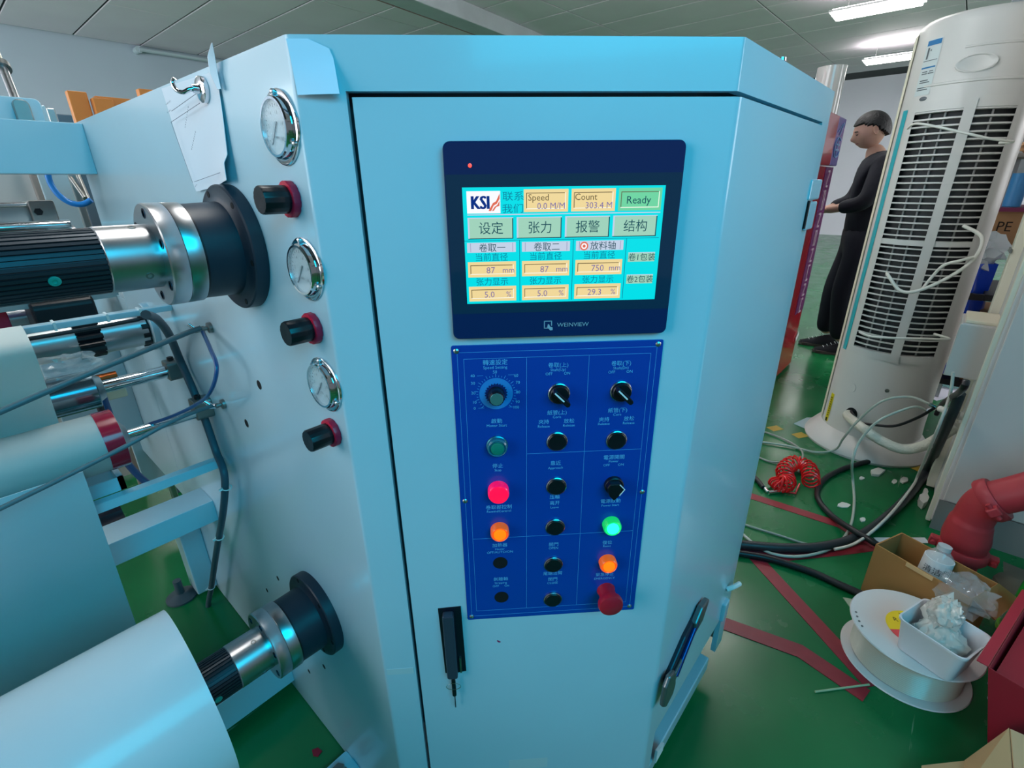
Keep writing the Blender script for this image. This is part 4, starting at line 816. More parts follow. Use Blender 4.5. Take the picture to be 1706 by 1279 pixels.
# refrigerant pipe, its cable, straps
pw = M('wrapped_pipe', (214, 212, 198), .6, bump=.4, bscale=120)
hd = fA(22, .205)
hose('wrapped_pipe', [hd.p(0, 0, .0), hd.p(0, -.004, .03), onX(1440, 715, 2.52), onX(1470, 735, 2.50), onX(1505, 748, 2.48), onX(1540, 742, 2.48), onX(1575, 722, 2.46), onX(1596, 708, 2.45)], .021, pw, 'thick white wrapped pipe leaving the air conditioner towards the white box', 'pipe', n=14)
hose('power_cable', [hd.p(.01, .02, .0), hd.p(.005, .02, .02), onX(1432, 702, 2.60), onX(1460, 708, 2.55), onX(1492, 709, 2.50), onX(1530, 695, 2.46), onX(1556, 680, 2.42)], .006, black_p, 'black power cable hanging in front of the air conditioner base', 'cable')
strap = M('white_strap', (222, 220, 212), .5)
def ap(deg, z, off=.012): return V((AX, AY, z))+V((cos(aang(deg)), sin(aang(deg)), 0))*(AR+off)
o = hose('white_strap', [onX(1512, 214, 2.68), onX(1526, 206, 2.64), onX(1560, 211, 2.60), onX(1610, 222, 2.58), onX(1650, 231, 2.60), onX(1688, 236, 2.66), onX(1664, 238, 2.68)], .0045, strap, 'white strap bent across the top of the grille', 'strap')
o = hose('white_tube', [onX(1478, 455, 2.66), onX(1482, 462, 2.62), onX(1500, 484, 2.60), onX(1530, 484, 2.58), onX(1580, 462, 2.60), onX(1622, 432, 2.62), onX(1636, 396, 2.64), onX(1605, 376, 2.68)], .0065, strap, 'white bent tube hooked across the middle of the grille', 'tube')
o = hose('white_tube', [onX(1536, 482, 2.60), onX(1552, 462, 2.60), onX(1572, 442, 2.60), onX(1600, 434, 2.60), onX(1622, 428, 2.61)], .0055, strap, 'shorter white tube joining the bent tube beside the grille')
o = hose('white_strap', [onX(1432, 553, 2.66), onX(1450, 560, 2.62), onX(1490, 563, 2.60), onX(1540, 564, 2.62), onX(1582, 565, 2.66), onX(1556, 556, 2.70)], .005, strap, 'white strap bent around the bottom of the grille', 'strap')
# ------------------------------------------------------------------ person
pers = thing('person', (4.52, .56, 0), 'person in dark jacket, trousers and sneakers, head bowed, working behind the red machine', 'person')
pf_ = V((-.30, .954, 0)).normalized(); pr_ = V((pf_.y, -pf_.x, 0)); PO = V((4.53, .530, 0))
def pp(f, r, z): return PO+pf_*f+pr_*r+V((0, 0, z))
def skin(name, verts, edges, radii, m, parent, root=0, lv=2, label=None):
    lo = PO.copy(); me = bpy.data.meshes.new(name); me.from_pydata([v-lo for v in verts], edges, []); me.materials.append(m)
    o = bpy.data.objects.new(name, me); COL.objects.link(o); o.parent = parent; o.location = lo-POS[parent]; POS[o] = lo
    md = o.modifiers.new('skin', 'SKIN'); md.use_smooth_shade = True
    for i, r in enumerate(radii):
        sv_ = me.skin_vertices[0].data[i]; sv_.radius = r if isinstance(r, tuple) else (r, r); sv_.use_root = (i == root)
    sd = o.modifiers.new('sub', 'SUBSURF'); sd.levels = lv; sd.render_levels = lv
    if label: o['label'] = label
    return o
jk = M('dark_jacket', (22, 26, 38), .8, noise=.15, nscale=10, bump=.2, bscale=30); tr_ = M('dark_trousers', (18, 22, 36), .85, noise=.12, nscale=8); sk = M('skin', (204, 160, 140), .5, noise=.04, nscale=6); hr = M('black_hair', (16, 16, 20), .5, bump=.5, bscale=90)
def mk(name, J, E_, m, **k):
    names = list(J); vs = [pp(*J[n][:3]) for n in names]; ra = [J[n][3] for n in names]; ed = [(names.index(a), names.index(c)) for a, c in E_]
    me = None; return skin(name, vs, ed, ra, m, pers, **k)

# body (skin shown at head, neck and hands), continuous
J = dict(pel=(0, 0, .93, .08), sp=(0, 0, 1.12, .085), ch=(.01, 0, 1.30, .11), nb=(.03, 0, 1.43, .062), nk=(.065, 0, 1.50, .056),
         sl=(0, -.15, 1.37, .055), el=(.06, -.22, 1.13, .042), wl=(.245, -.15, 1.075, .029), pl=(.29, -.13, 1.075, .030), 
         sr=(0, .15, 1.37, .055), er=(.06, .22, 1.13, .042), wr=(.245, .13, 1.06, .029), prr=(.29, .11, 1.06, .030),
         hl=(0, -.09, .88, .085), kl=(.04, -.10, .50, .058), al=(-.01, -.11, .10, .042), hrr=(0, .09, .88, .085), kr=(.06, .09, .50, .058), ar=(.06, .09, .10, .042))
Eg = [('pel', 'sp'), ('sp', 'ch'), ('ch', 'nb'), ('nb', 'nk'), ('ch', 'sl'), ('sl', 'el'), ('el', 'wl'), ('wl', 'pl'), ('ch', 'sr'), ('sr', 'er'), ('er', 'wr'), ('wr', 'prr'), ('pel', 'hl'), ('hl', 'kl'), ('kl', 'al'), ('pel', 'hrr'), ('hrr', 'kr'), ('kr', 'ar')]
mk('body', J, Eg, sk)
J = dict(pel=(0, 0, .79, (.165, .15)), sp=(0, 0, 1.08, (.155, .125)), ch=(.02, 0, 1.29, (.165, .125)), nb=(.045, 0, 1.455, .080),
         sl=(.0, -.175, 1.365, .078), el=(.065, -.235, 1.12, .064), wl=(.215, -.165, 1.085, .046), sr=(.0, .175, 1.365, .078), er=(.065, .235, 1.12, .064), wr=(.215, .15, 1.075, .046))
mk('jacket', J, [('pel', 'sp'), ('sp', 'ch'), ('ch', 'nb'), ('ch', 'sl'), ('sl', 'el'), ('el', 'wl'), ('ch', 'sr'), ('sr', 'er'), ('er', 'wr')], jk)
J = dict(top=(0, 0, 1.02, .12), pel=(0, 0, .90, .135), hl=(0, -.09, .80, .105), kl=(.045, -.10, .49, .088), al=(-.005, -.11, .11, .072), hr=(0, .09, .80, .105), kr=(.07, .09, .49, .088), ar=(.07, .09, .11, .072))
mk('trousers', J, [('top', 'pel'), ('pel', 'hl'), ('hl', 'kl'), ('kl', 'al'), ('pel', 'hr'), ('hr', 'kr'), ('kr', 'ar')], tr_)
# fingers
for sgn, wx, wy, wz in ((-1, .29, -.13, 1.072), (1, .29, .11, 1.057)):
    fb_ = MB()
    for k in range(4):
        o0 = (k-1.5)*.017; L = (.070, .078, .074, .058)[k]
        fb_.tube([pp(wx-.01, wy+o0, wz), pp(wx+L*.45, wy+o0, wz+.006), pp(wx+L*.8, wy+o0*.95, wz-.012), pp(wx+L*.9, wy+o0*.9, wz-.034)], [.0088]*10+[.0080]*10+[.0062]*10, 8, 6)
    fb_.tube([pp(wx-.035, wy-sgn*.020, wz), pp(wx+.0, wy-sgn*.042, wz-.004), pp(wx+.03, wy-sgn*.040, wz-.018)], [.010]*6+[.0085]*10, 8, 6)
    obj('fingers', fb_, sk, parent=pers, smooth=True)
# head
HO = pp(.095, 0, 1.585); tilt = rad(20)
hfw = (pf_*cos(tilt)-Z*sin(tilt)); hup = (Z*cos(tilt)+pf_*sin(tilt))
def hp_(f, r, u): return HO+hfw*f+pr_*r+hup*u
def bump3(d, c, s): return math.exp(-((d-V(c)).length_squared)/(s*s))
vs = []; N, Mm = 28, 40
for i in range(N+1):
    th = pi*i/N
    for j in range(Mm):
        ph = 2*pi*j/Mm; d = V((sin(th)*cos(ph), sin(th)*sin(ph), cos(th)))
        f, r, u = d.x*.098, d.y*.076, d.z*.112
        if u < 0: k = 1-.20*(-u/.112)**1.4; r *= k; f = f*(1-.06*(-u/.112)) + .010*(-u/.112) if f > 0 else f*(1-.30*(-u/.112))
        f += .020*bump3(d, (.97, 0, -.12), .16)+.012*bump3(d, (.96, 0, -.28), .15)       # nose
        f += .006*bump3(d, (.93, 0, .18), .30)                                            # brow
        f -= .010*(bump3(d, (.90, .34, .0), .16)+bump3(d, (.90, -.34, .0), .16))          # eye sockets
        f += .007*bump3(d, (.85, 0, -.52), .12)+.008*bump3(d, (.72, 0, -.80), .22)        # lips, chin
        r += .005*(bump3(d, (.6, .7, -.25), .25)-bump3(d, (.6, -.7, -.25), .25))
        vs.append(hp_(f, r, u))
fs = [(i*Mm+j, i*Mm+(j+1) % Mm, (i+1)*Mm+(j+1) % Mm, (i+1)*Mm+j) for i in range(N) for j in range(Mm)]
head = obj('head', MB().add(vs, fs), sk, parent=pers, smooth=True)
for s_ in (-1, 1):
    obj('eye', MB().tube([hp_(.083, s_*.018, .004), hp_(.0885, s_*.028, .0035), hp_(.083, s_*.040, .003)], .0032, 8, 4), M('eye_dark', (30, 24, 24), .3), parent=head, smooth=True)
    obj('eyebrow', MB().tube([hp_(.0905, s_*.014, .022), hp_(.092, s_*.028, .026), hp_(.082, s_*.046, .022)], .0034, 8, 4), hr, parent=head, smooth=True)
    f3 = Fr(hp_(-.012, s_*.074, -.008), hfw, hup, pr_*s_)
    obj('ear', MB().lathe(f3, 0, 0, [(-.004, .020), (.008, .022), (.012, .019), (.007, .012), (.005, .0001)], 20, ru=.75, rv=1.35), sk, parent=head, smooth=True)
obj('mouth', MB().tube([hp_(.082, -.020, -.052), hp_(.0945, 0, -.053), hp_(.082, .020, -.052)], .0038, 8, 5), M('lips', (176, 110, 106), .5), parent=head, smooth=True)
vs = []; 
for i in range(N+1):
    th = pi*i/N
    for j in range(Mm):
        ph = 2*pi*j/Mm; d = V((sin(th)*cos(ph), sin(th)*sin(ph), cos(th)))
        lim = .46 if d.x > .55 else (.18+(.28)*(d.x+.0)/.55 if d.x > 0 else (.18-.95*min(1, -d.x*1.1)))
        lim = max(lim, -.62); on_h = d.z > lim
        k = 1.14 if on_h else .72
        fx = d.x*.100*k-.004; vs.append(hp_(fx, d.y*.079*k, d.z*.114*(1.10 if on_h else .6)))
hair = obj('hair', MB().add(vs, fs), hr, parent=head, smooth=True)
sole = M('shoe_sole', (96, 84, 84), .6); up_ = M('shoe_canvas', (26, 30, 38), .8); lace = M('white_lace', (216, 220, 222), .6)
for r_, f0, lb in ((-.11, -.03, 1), (.09, .05, 2)):
    fr = Fr(pp(f0, r_, 0), pf_, pr_*-1, Z)
    pol = [(-.09, -.03), (-.06, -.042), (.06, -.042), (.13, -.045), (.17, -.034), (.19, 0), (.17, .034), (.13, .045), (.06, .042), (-.06, .042), (-.09, .03)]
    so = obj('shoe', MB().prism(fr, pol, 0, .026), sole, parent=pers, bevel=.004)
    g = []
    for i in range(9):
        t = i/8; x = -.085+.265*t; hgt = .105-.02*t if t < .35 else .098-.065*((t-.35)/.65)**.8; wd = .036+.008*sin(pi*min(1, t*1.1))-.018*max(0, t-.8)*5*.4
        g.append([fr.p(x, wd*cos(a), .022+(hgt-.022)*sin(a)) for a in [pi*k/8 for k in range(9)]])
    obj('shoe_upper', MB().sheet(g, .004), up_, parent=so, smooth=True)
    b = MB()
    for k in range(4): x = .045+.024*k; zz = .098-.013*k; b.tube([fr.p(x, -.018, zz-.008), fr.p(x+.008, 0, zz), fr.p(x, .018, zz-.008)], .0025, 6, 3)
    b.tube([fr.p(.035, -.03, .095), fr.p(.045, -.012, .112), fr.p(.04, 0, .104), fr.p(.045, .014, .112), fr.p(.03, .03, .095)], .0028, 6, 4)
    obj('shoe_laces', b, lace, parent=so, smooth=True)

# ------------------------------------------------------------------ right: white box column, shelf, pipes, clutter
wp = M('white_enamel', (206, 202, 200), .45, noise=.03, nscale=3); cream = M('cream_enamel', (222, 218, 200), .5)
wb = thing('white_enclosure', (2.6, -.6, 0), 'large white sheet-metal enclosure at the right edge of the photo', 'enclosure')
obj('enclosure_body', MB().box(WF, 2.252, 2.90, -1.15, -.192, .03, 1.95), wp, parent=wb, bevel=.006)
obj('front_panel', MB().box(WF, 2.243, 2.252, -1.14, -.205, .135, 1.94), wp, parent=wb, bevel=.003)
obj('grey_skirting', MB().box(WF, 2.246, 2.254, -1.14, -.196, .0, .13), M('skirting_grey', (132, 132, 130), .6), parent=wb)
obj('side_trim', MB().box(WF, 2.26, 2.285, -.194, -.178, .02, 1.95), cream, parent=wb, bevel=.003)
obj('side_channel', MB().box(WF, 2.56, 2.63, -.194, -.165, .02, 1.95), cream, parent=wb, bevel=.003)
obj('channel_bracket', MB().box(WF, 2.55, 2.64, -.165, -.160, 1.015, 1.03).box(WF, 2.55, 2.64, -.165, -.160, .40, .41), dull, parent=wb)
jb = thing('junction_box', (2.44, -.13, .62), 'square off-white electrical box fixed on the side of the white enclosure', 'box')
obj('box_body', MB().box(WF, 2.335, 2.52, -.192, -.092, .595, .79), wp, parent=jb, bevel=.003)
obj('box_lid', MB().box(WF, 2.330, 2.336, -.196, -.088, .592, .786), M('box_lid', (196, 194, 190), .5), parent=jb, bevel=.002)
obj('torn_edge', MB().box(WF, 2.34, 2.52, -.20, -.10, .79, .802), M('foam_cream', (226, 218, 196), .8), parent=jb, bevel=.003)
for i, (x, y) in enumerate(((2.30, -.15), (2.34, -.13))): pass
fit = M('pvc_white', (224, 222, 214), .4)
vf = thing('pipe_valve', onX(1575, 686, 2.40), 'white plastic pipe fitting with two clear hoses clamped into it', 'fitting')
v0, v1 = onX(1598, 692, 2.36), onX(1558, 678, 2.44)
obj('valve_body', MB().cyl(v0, v0.lerp(v1, .5), .017, 20).cyl(v0.lerp(v1, .45), v0.lerp(v1, .8), .012, 20), fit, parent=vf, smooth=True)
obj('valve_pipe', MB().cyl(v0, V((v0.x, -.192, v0.z)), .015, 16), fit, parent=vf, smooth=True)
for k, dx in enumerate((0, .022)):
    e = v1+V((0, .02, .008-.03*k)); obj('hose_clamp', MB().cyl(v1+V((0, 0, -.004*k)), e, .008, 14), chrome, parent=vf, smooth=True)
clr = M('clear_pvc_hose', (196, 204, 192), .15, alpha=.72, coat=.6)
hose('clear_hose', [v1+V((0, .02, .008)), onX(1515, 661, 2.46), onX(1470, 668, 2.44), onX(1430, 700, 2.46), onX(1405, 730, 2.48), onZ(1392, 748, .03), onZ(1360, 753, .012), onZ(1310, 742, .010), onZ(1250, 735, .010), onZ(1215, 745, .010)], .0052, clr, 'clear hose arching from the white fitting over the air conditioner foot')
hose('clear_hose', [v1+V((0, .02, -.022)), onX(1520, 678, 2.42), onX(1465, 700, 2.36), onX(1432, 735, 2.32), onX(1420, 770, 2.28), onZ(1421, 800, .05), onZ(1423, 840, .012), onZ(1415, 880, .010), onZ(1390, 910, .012), onZ(1345, 925, .012), onZ(1300, 925, .010), onZ(1265, 912, .010), onZ(1225, 878, .010)], .0055, clr, 'long clear hose falling from the white fitting and looping across the floor')
grh = M('grey_plastic_hose', (150, 160, 150), .35)
hose('thin_hose', [onZ(1200, 860, .006), onZ(1245, 875, .006), onZ(1300, 892, .006), onZ(1345, 906, .006), onZ(1370, 904, .006)], .004, grh, 'thin pale hose lying straight on the green floor before the black hoses')
hose('thin_hose', [onZ(1225, 705, .006), onZ(1270, 718, .006), onZ(1310, 733, .008), onZ(1335, 750, .010), onZ(1336, 768, .02), onZ(1330, 785, .03)], .0045, grh, 'thin pale hose curling into the top of the red coil')
hose('thin_hose', [onZ(1215, 745, .006), onZ(1255, 758, .006), onZ(1280, 768, .006), onZ(1300, 770, .01)], .0045, grh, 'short thin pale hose entering the red coil from the left')
# red spiral hose
cp = [onZ(1352, 800, .05), onZ(1348, 778, .05), onZ(1325, 768, .05), onZ(1308, 780, .05), onZ(1312, 800, .05), onZ(1300, 808, .035), onZ(1288, 800, .03)]
pts = []; tot = 25
def cr(P, t):
    n = len(P)-1; i = min(int(t*n), n-1); u = t*n-i; g = lambda k: P[min(max(k, 0), n)]
    a, b_, c, d = g(i-1), g(i), g(i+1), g(i+2); return .5*((2*b_)+(c-a)*u+(2*a-5*b_+4*c-d)*u*u+(3*b_-a-3*c+d)*u**3)
for k in range(tot*12+1):
    t = k/(tot*12); c = cr(cp, t); c2 = cr(cp, min(1, t+.01)); tg = (c2-c) if (c2-c).length > 1e-6 else V((1, 0, 0)); tg.normalize()
    sd = tg.cross(Z).normalized(); a = 2*pi*k/12; R_ = .034 if t < .85 else .022
    pts.append(V((c.x, c.y, R_+.006))+sd*R_*cos(a)+Z*R_*sin(a))
pts += [onZ(1300, 818, .01), onZ(1325, 822, .01), onZ(1332, 806, .012)]
ch = thing('coiled_hose', onZ(1320, 795, 0), 'bright red coiled air hose bunched on the green floor', 'hose')
obj('coil_tube', MB().tube(pts, .0042, 7, 1), M('red_hose', (240, 22, 30), .25, coat=.5), parent=ch, smooth=True)
q = onZ(1280, 820, .01); obj('coil_connector', MB().cyl(q, onZ(1300, 818, .012), .009, 12).cyl(onZ(1268, 806, .01), q, .008, 12), chrome, parent=ch, smooth=True)
hose('black_air_hose', [onZ(1225, 765, .012), onZ(1248, 785, .012), onZ(1262, 800, .012), onZ(1272, 812, .012)], .010, M('black_hose', (24, 28, 32), .35), 'short black hose end with clamp feeding the red coil')
bhose = M('black_hose')
hose('black_hose', [onZ(1180, 905, .02), onZ(1225, 906, .02), onZ(1300, 912, .02), onZ(1370, 910, .02), onZ(1430, 893, .02), onZ(1480, 858, .02), onZ(1520, 818, .022), onZ(1545, 782, .03), onY(1566, 735, -.150), onY(1586, 690, -.148), onY(1600, 655, -.148)], .0165, M('black_fat_hose', (44, 50, 54), .4), 'thick dark hose sweeping across the floor and up beside the white enclosure', n=14)
hose('black_hose', [onZ(1180, 908, .012), onZ(1225, 920, .014), onZ(1280, 930, .014), onZ(1350, 952, .014), onZ(1400, 974, .014), onZ(1450, 996, .014)], .012, bhose, 'black hose in front, running under the white spool', n=12)
hose('black_hose', [onZ(1558, 766, .012), onZ(1500, 764, .012), onZ(1450, 768, .012), onZ(1400, 783, .012), onZ(1370, 802, .012), onZ(1362, 828, .012), onZ(1385, 858, .014), onZ(1420, 882, .040), onZ(1450, 900, .045), onZ(1475, 915, .03)], .0115, bhose, 'black hose looping round in front of the air conditioner foot', n=12)
hose('white_hose', [onX(1588, 620, 2.30), onX(1582, 660, 2.30), onX(1560, 720, 2.30), onZ(1530, 790, .05), onZ(1520, 810, .05), onZ(1480, 860, .046), onZ(1430, 902, .044), onZ(1390, 915, .03)], .0052, M('white_hose', (206, 208, 200), .4), 'white hose running down the white enclosure and along the thick dark hose')
hose('black_cable', [onY(1610, 634, -.13), onY(1600, 652, -.13), onX(1570, 672, 2.8), onX(1560, 690, 2.9)], .010, bhose, 'black cable dropping from under the junction box', 'cable')
# boxes and goods behind, between the air conditioner and the enclosure
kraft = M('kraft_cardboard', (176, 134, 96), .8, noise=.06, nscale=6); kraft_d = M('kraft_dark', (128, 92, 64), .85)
tbl = thing('dark_shelf', (3.35, -.3, 0), 'dark-framed shelf behind the air conditioner carrying boxes and bags', 'shelf')
obj('shelf_board', MB().box(WF, 3.22, 3.75, -.95, .12, .285, .315), M('shelf_dark', (26, 26, 32), .5), parent=tbl, bevel=.002)
for z, m_ in ((.52, M('shelf_grey', (150, 146, 142), .5)), (.74, M('shelf_dark'))):
    obj('shelf_board', MB().box(WF, 3.22, 3.75, -.95, -.17, z-.015, z+.015), m_, parent=tbl, bevel=.002)
    obj('shelf_rail', MB().box(WF, 3.215, 3.24, -.17, .085, z-.015, z+.015), m_, parent=tbl, bevel=.002)
for x in (3.23, 3.72):
    for y in (.10, -.93): obj('shelf_leg', MB().box(WF, x-.015, x+.015, y-.015, y+.015, 0, .725), M('shelf_dark'), parent=tbl)
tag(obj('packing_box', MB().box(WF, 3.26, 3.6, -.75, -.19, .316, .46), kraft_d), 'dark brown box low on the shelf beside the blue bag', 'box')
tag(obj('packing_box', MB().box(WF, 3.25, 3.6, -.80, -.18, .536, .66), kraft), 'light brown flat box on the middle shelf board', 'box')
blue = M('blue_plastic_bag', (20, 74, 214), .3, noise=.1, nscale=9, coat=.3)
bb = thing('blue_bag', (3.37, -.05, .318), 'bright blue plastic bag with clear film spilling from its mouth, beside the air conditioner', 'bag')
cbl = onX(1598, 480, 3.37); g = []
for i in range(9):
    t = i/8; z = .318+(.885-.318)*t; row = []
    for k in range(25):
        a = 2*pi*k/24; r_ = .125*(1+.10*sin(5*a+4*t)+.05*sin(9*a)); row.append(V((3.37+r_*.7*cos(a), cbl.y+.015+r_*sin(a)*(1-.15*abs(t-.5)), z)))
    g.append(row)
obj('bag_body', MB().sheet(g, .002), blue, parent=bb, smooth=True)
obj('bag_film', crumple((3.37, cbl.y+.01, .94), .11, 14, 9, .5, (.8, 1, .9)), M('white_clear_film', (214, 226, 232), .15, alpha=.8, coat=.8), parent=bb, smooth=True)
tag(obj('white_bag', crumple((3.32, -.36, .86), .125, 14, 21, .35, (1, 1, .95)), M('white_film_bag', (232, 230, 236), .4, noise=.04), smooth=True), 'white crumpled bag on the top shelf board below the PE box', 'bag')
pbx = thing('pe_carton', (3.7, -.42, .95), 'brown cardboard carton printed PE, turned at an angle above the white bag', 'box')
pfr = Fr(onX(1604, 405, 3.45), (.25, -1, .0), (0, 0, 1), (-1, -.25, 0)); pfr.ey = V((0, 0, 1)); pfr.ez = pfr.ex.cross(pfr.ey)
obj('carton_body', MB().box(pfr, 0, .30, -.02, .15, -.28, 0), kraft, parent=pbx, bevel=.003)
obj('carton_flap', MB().box(pfr, .0, .30, .150, .154, -.14, .02), M('kraft_cardboard'), parent=pbx)
obj('carton_print', MB().text(pfr, .135, .085, 0, 'PE', .066, 'CENTER', .9).box(pfr, .09, .15, .0, .035, 0, .0006), M('carton_ink', (36, 28, 24), .8), parent=pbx)
tag(obj('upper_shelf', MB().box(WF, 3.45, 3.9, -1.1, -.12, 1.118, 1.136), M('shelf_plum', (120, 40, 80), .5)), 'thin plum-edged shelf under the white cylinders', 'shelf')
tag(obj('upper_shelf', MB().box(WF, 3.45, 3.9, -1.1, -.02, 1.36, 1.376), M('shelf_grey')), 'thin grey shelf above the white cylinders', 'shelf')
sup = M('shelf_upright', (170, 176, 180), .5)
tag(obj('shelf_upright', MB().box(WF, 3.86, 3.9, -.16, -.12, 0, 1.70).box(WF, 3.86, 3.9, -1.08, -1.04, 0, 1.70).box(WF, 3.86, 3.9, -1.04, -.16, 1.66, 1.70), sup), 'grey upright frame carrying the two thin shelves', 'frame')
cyw = M('paper_tube_white', (216, 220, 222), .5); aq = M('aqua_film', (96, 196, 226), .25, coat=.5)
for i, (x, y, r, zt, m, lb) in enumerate(((3.60, -.30, .052, 1.345, cyw, 'white paper cylinder standing on the plum-edged shelf'), (3.58, -.17, .035, 1.29, M('blue_pack', (70, 150, 214), .4), 'small blue packet standing left of the white cylinder'), (3.62, -.44, .05, 1.30, cyw, 'second white cylinder, partly cut by the frame edge'))):
    tag(obj('paper_cylinder' if i != 1 else 'blue_packet', MB().lathe(WF, x, y, [(1.137, r), (zt, r), (zt, r*.8), (zt-.01, r*.75), (zt-.01, .0001)], 32), m, smooth=True), lb, 'cylinder' if i != 1 else 'packet')
tag(obj('aqua_roll', MB().cyl((3.5, .05, .94), (3.62, -.03, 1.37), .04, 28), aq, smooth=True), 'aqua film roll leaning against the shelf end beside the grille', 'roll')
tag(obj('brown_packet', crumple((3.65, -.22, 1.415), .07, 10, 5, .35, (1, 1.3, .5)), kraft, smooth=True), 'crumpled tan paper packet on the grey shelf', 'packet')
tag(obj('grey_curtain', MB().sheet([[V((4.3+.03*sin(k*1.9), .08-.09*k, z)) for k in range(14)] for z in (1.25, 1.7, 2.2)], .006), M('curtain_grey', (168, 176, 182), .7), smooth=True), 'grey-blue sheet hanging behind the shelves at the right edge', 'curtain')
for z in (): pass
# ---- red fire-pipe elbow
rp = M('red_pipe_paint', (178, 54, 62), .45, noise=.1, nscale=14)
pe_ = thing('pipe_elbow', (1.95, -.29, 0), 'dusty red pipe elbow with clamp couplings standing against the white enclosure', 'pipe')
L0 = V((1.95, -.268, .125)); ED = V((.02, -.70, .70)).normalized(); EC = V((1.95, -.278, .325))
path = [L0+V((0, 0, -.10)), L0, V((1.95, -.262, .19)), V((1.95, -.262, .255)), EC, EC+ED*.10, EC+ED*.5]
obj('elbow_body', MB().tube(path, [.050]*9+[.055, .058, .060, .062, .063, .063, .063, .062, .061, .060, .059, .058, .057, .056]+[.052]*60, 28, 8), rp, parent=pe_, smooth=True)
def coupling(c, ax, nm):
    f = frame_dir(c, ax); o = obj(nm, MB().lathe(f, 0, 0, [(-.018, .052), (-.018, .064), (-.010, .068), (.010, .068), (.018, .064), (.018, .052)], 36), rp, parent=pe_, smooth=True)
    for sg in (-1, 1):
        obj('coupling_ear', MB().box(f, *sorted((sg*.060, sg*.088)), -.013, .013, -.016, .016), rp, parent=o, bevel=.004)
        obj('coupling_bolt', MB().cyl(f.p(sg*.077, -.026, 0), f.p(sg*.077, .026, 0), .007, 10), rp, parent=o, smooth=True)
coupling(L0, (0, -.05, 1), 'pipe_coupling'); coupling(EC+ED*.01, ED, 'pipe_coupling'); coupling(EC+ED*.17, ED, 'pipe_coupling')
tag(obj('dusty_rag', crumple((1.95, -.50, .04), .10, 10, 13, .4, (1.2, 1.4, .4)), M('rag_olive', (96, 96, 84), .9, noise=.15), smooth=True), 'grimy grey-olive rag heap on the floor behind the green bottle', 'rag')
# ---- cardboard box with bottle
BL, BF, BR, BB = V((1.698, -.046, 0)), V((1.602, -.276, 0)), V((1.722, -.332, 0)), V((1.818, -.102, 0)); BH = .19
cbx = thing('cardboard_box', (1.69, -.19, 0), 'open brown cardboard box holding a clear bottle, behind the white spool', 'box')
card = M('brown_cardboard', (166, 118, 66), .8, noise=.05, nscale=5); card_i = M('cardboard_inside', (150, 112, 76), .85)
def wall_(a, c, h, name, m=card, th=.004):
    d = (c-a).normalized(); f = Fr(a, d, Z, d.cross(Z)); obj(name, MB().box(f, 0, (c-a).length, 0.002, h, -th/2, th/2), m, parent=cbx)
wall_(BL, BF, BH, 'box_side'); wall_(BF, BR, BH, 'box_side'); wall_(BR, BB, BH, 'box_side'); wall_(BB, BL, BH, 'box_side')
obj('box_bottom', MB().prism(WF, [(BL.x, BL.y), (BF.x, BF.y), (BR.x, BR.y), (BB.x, BB.y)], .002, .005), card_i, parent=cbx)
obj('box_tape', MB().box(Fr(BL.lerp(BF, .5)+V((-.004, .003, BH)), (BF-BL), Z, (BF-BL).cross(Z)), -.035, .035, -.012, .0015, -.0005, .0008), M('pale_tan_tape', (206, 168, 120), .5), parent=cbx)
f = Fr(BF+Z*BH, (BR-BF), Z, (BR-BF).cross(Z)); f2 = Fr(BF+Z*BH, (BR-BF), V((-.5, -.3, -.6)), V((0, 0, 1)))
obj('box_flap', MB().add([BF+Z*BH, BR+Z*BH, BR+V((.05, -.06, .13)), BF+V((.03, -.06, .13)), BF+Z*(BH+.003), BR+Z*(BH+.003), BR+V((.05, -.063, .133)), BF+V((.03, -.063, .133))], [(0, 1, 2, 3), (7, 6, 5, 4), (0, 4, 5, 1), (1, 5, 6, 2), (2, 6, 7, 3), (3, 7, 4, 0)]), card, parent=cbx)
bt = thing('bottle', (1.73, -.19, .006), 'clear round bottle with white label and blue band, standing in the cardboard box', 'bottle')
bf = frame_dir(V((1.720, -.190, .010)), V((.10, -.05, 1)))
obj('bottle_body', MB().lathe(bf, 0, 0, [(0, .034), (.175, .036), (.195, .034), (.212, .020), (.218, .016), (.222, .016)], 36), M('clear_pet', (206, 210, 210), .06, alpha=.35, coat=1), parent=bt, smooth=True)
obj('bottle_cap', MB().lathe(bf, 0, 0, [(.218, .0175), (.232, .0175), (.233, .0001)], 28), M('cap_clear', (190, 196, 198), .3), parent=bt, smooth=True)
obj('bottle_label', MB().lathe(bf, 0, 0, [(.115, .0365), (.115, .0372), (.188, .0368), (.188, .0360)], 36), M('paper_white'), parent=bt, smooth=True)
obj('label_band', MB().lathe(bf, 0, 0, [(.108, .0366), (.108, .0376), (.126, .0376), (.126, .0366)], 36), lbl, parent=bt, smooth=True)
tv = (CAM-bf.O); tv.z = 0; tv.normalize(); b = MB()
for k, chx in enumerate('清洁剂'):
    an = -.62+.62*k; nv = Matrix.Rotation(an+.15, 3, 'Z') @ tv; up_z = bf.ez
    fx = Fr(bf.p(0, 0, .160)+nv*.0376, up_z.cross(nv), up_z, nv); b.text(fx, 0, 0, 0, chx, .024)
obj('label_writing', b, M('marker_ink', (70, 76, 84), .7), parent=bt)
tag(obj('clear_wrap', crumple((1.62, -.265, .185), .06, 12, 31, .5, (1.2, 1.0, .5)), clearf, smooth=True), 'crumpled clear wrap in the near corner of the cardboard box', 'film')
tag(obj('clear_wrap', crumple((1.80, -.38, .05), .07, 12, 37, .5, (1.0, 1.2, .7)), clearf, smooth=True), 'crumpled clear wrap on the floor between box and green bottle', 'film')
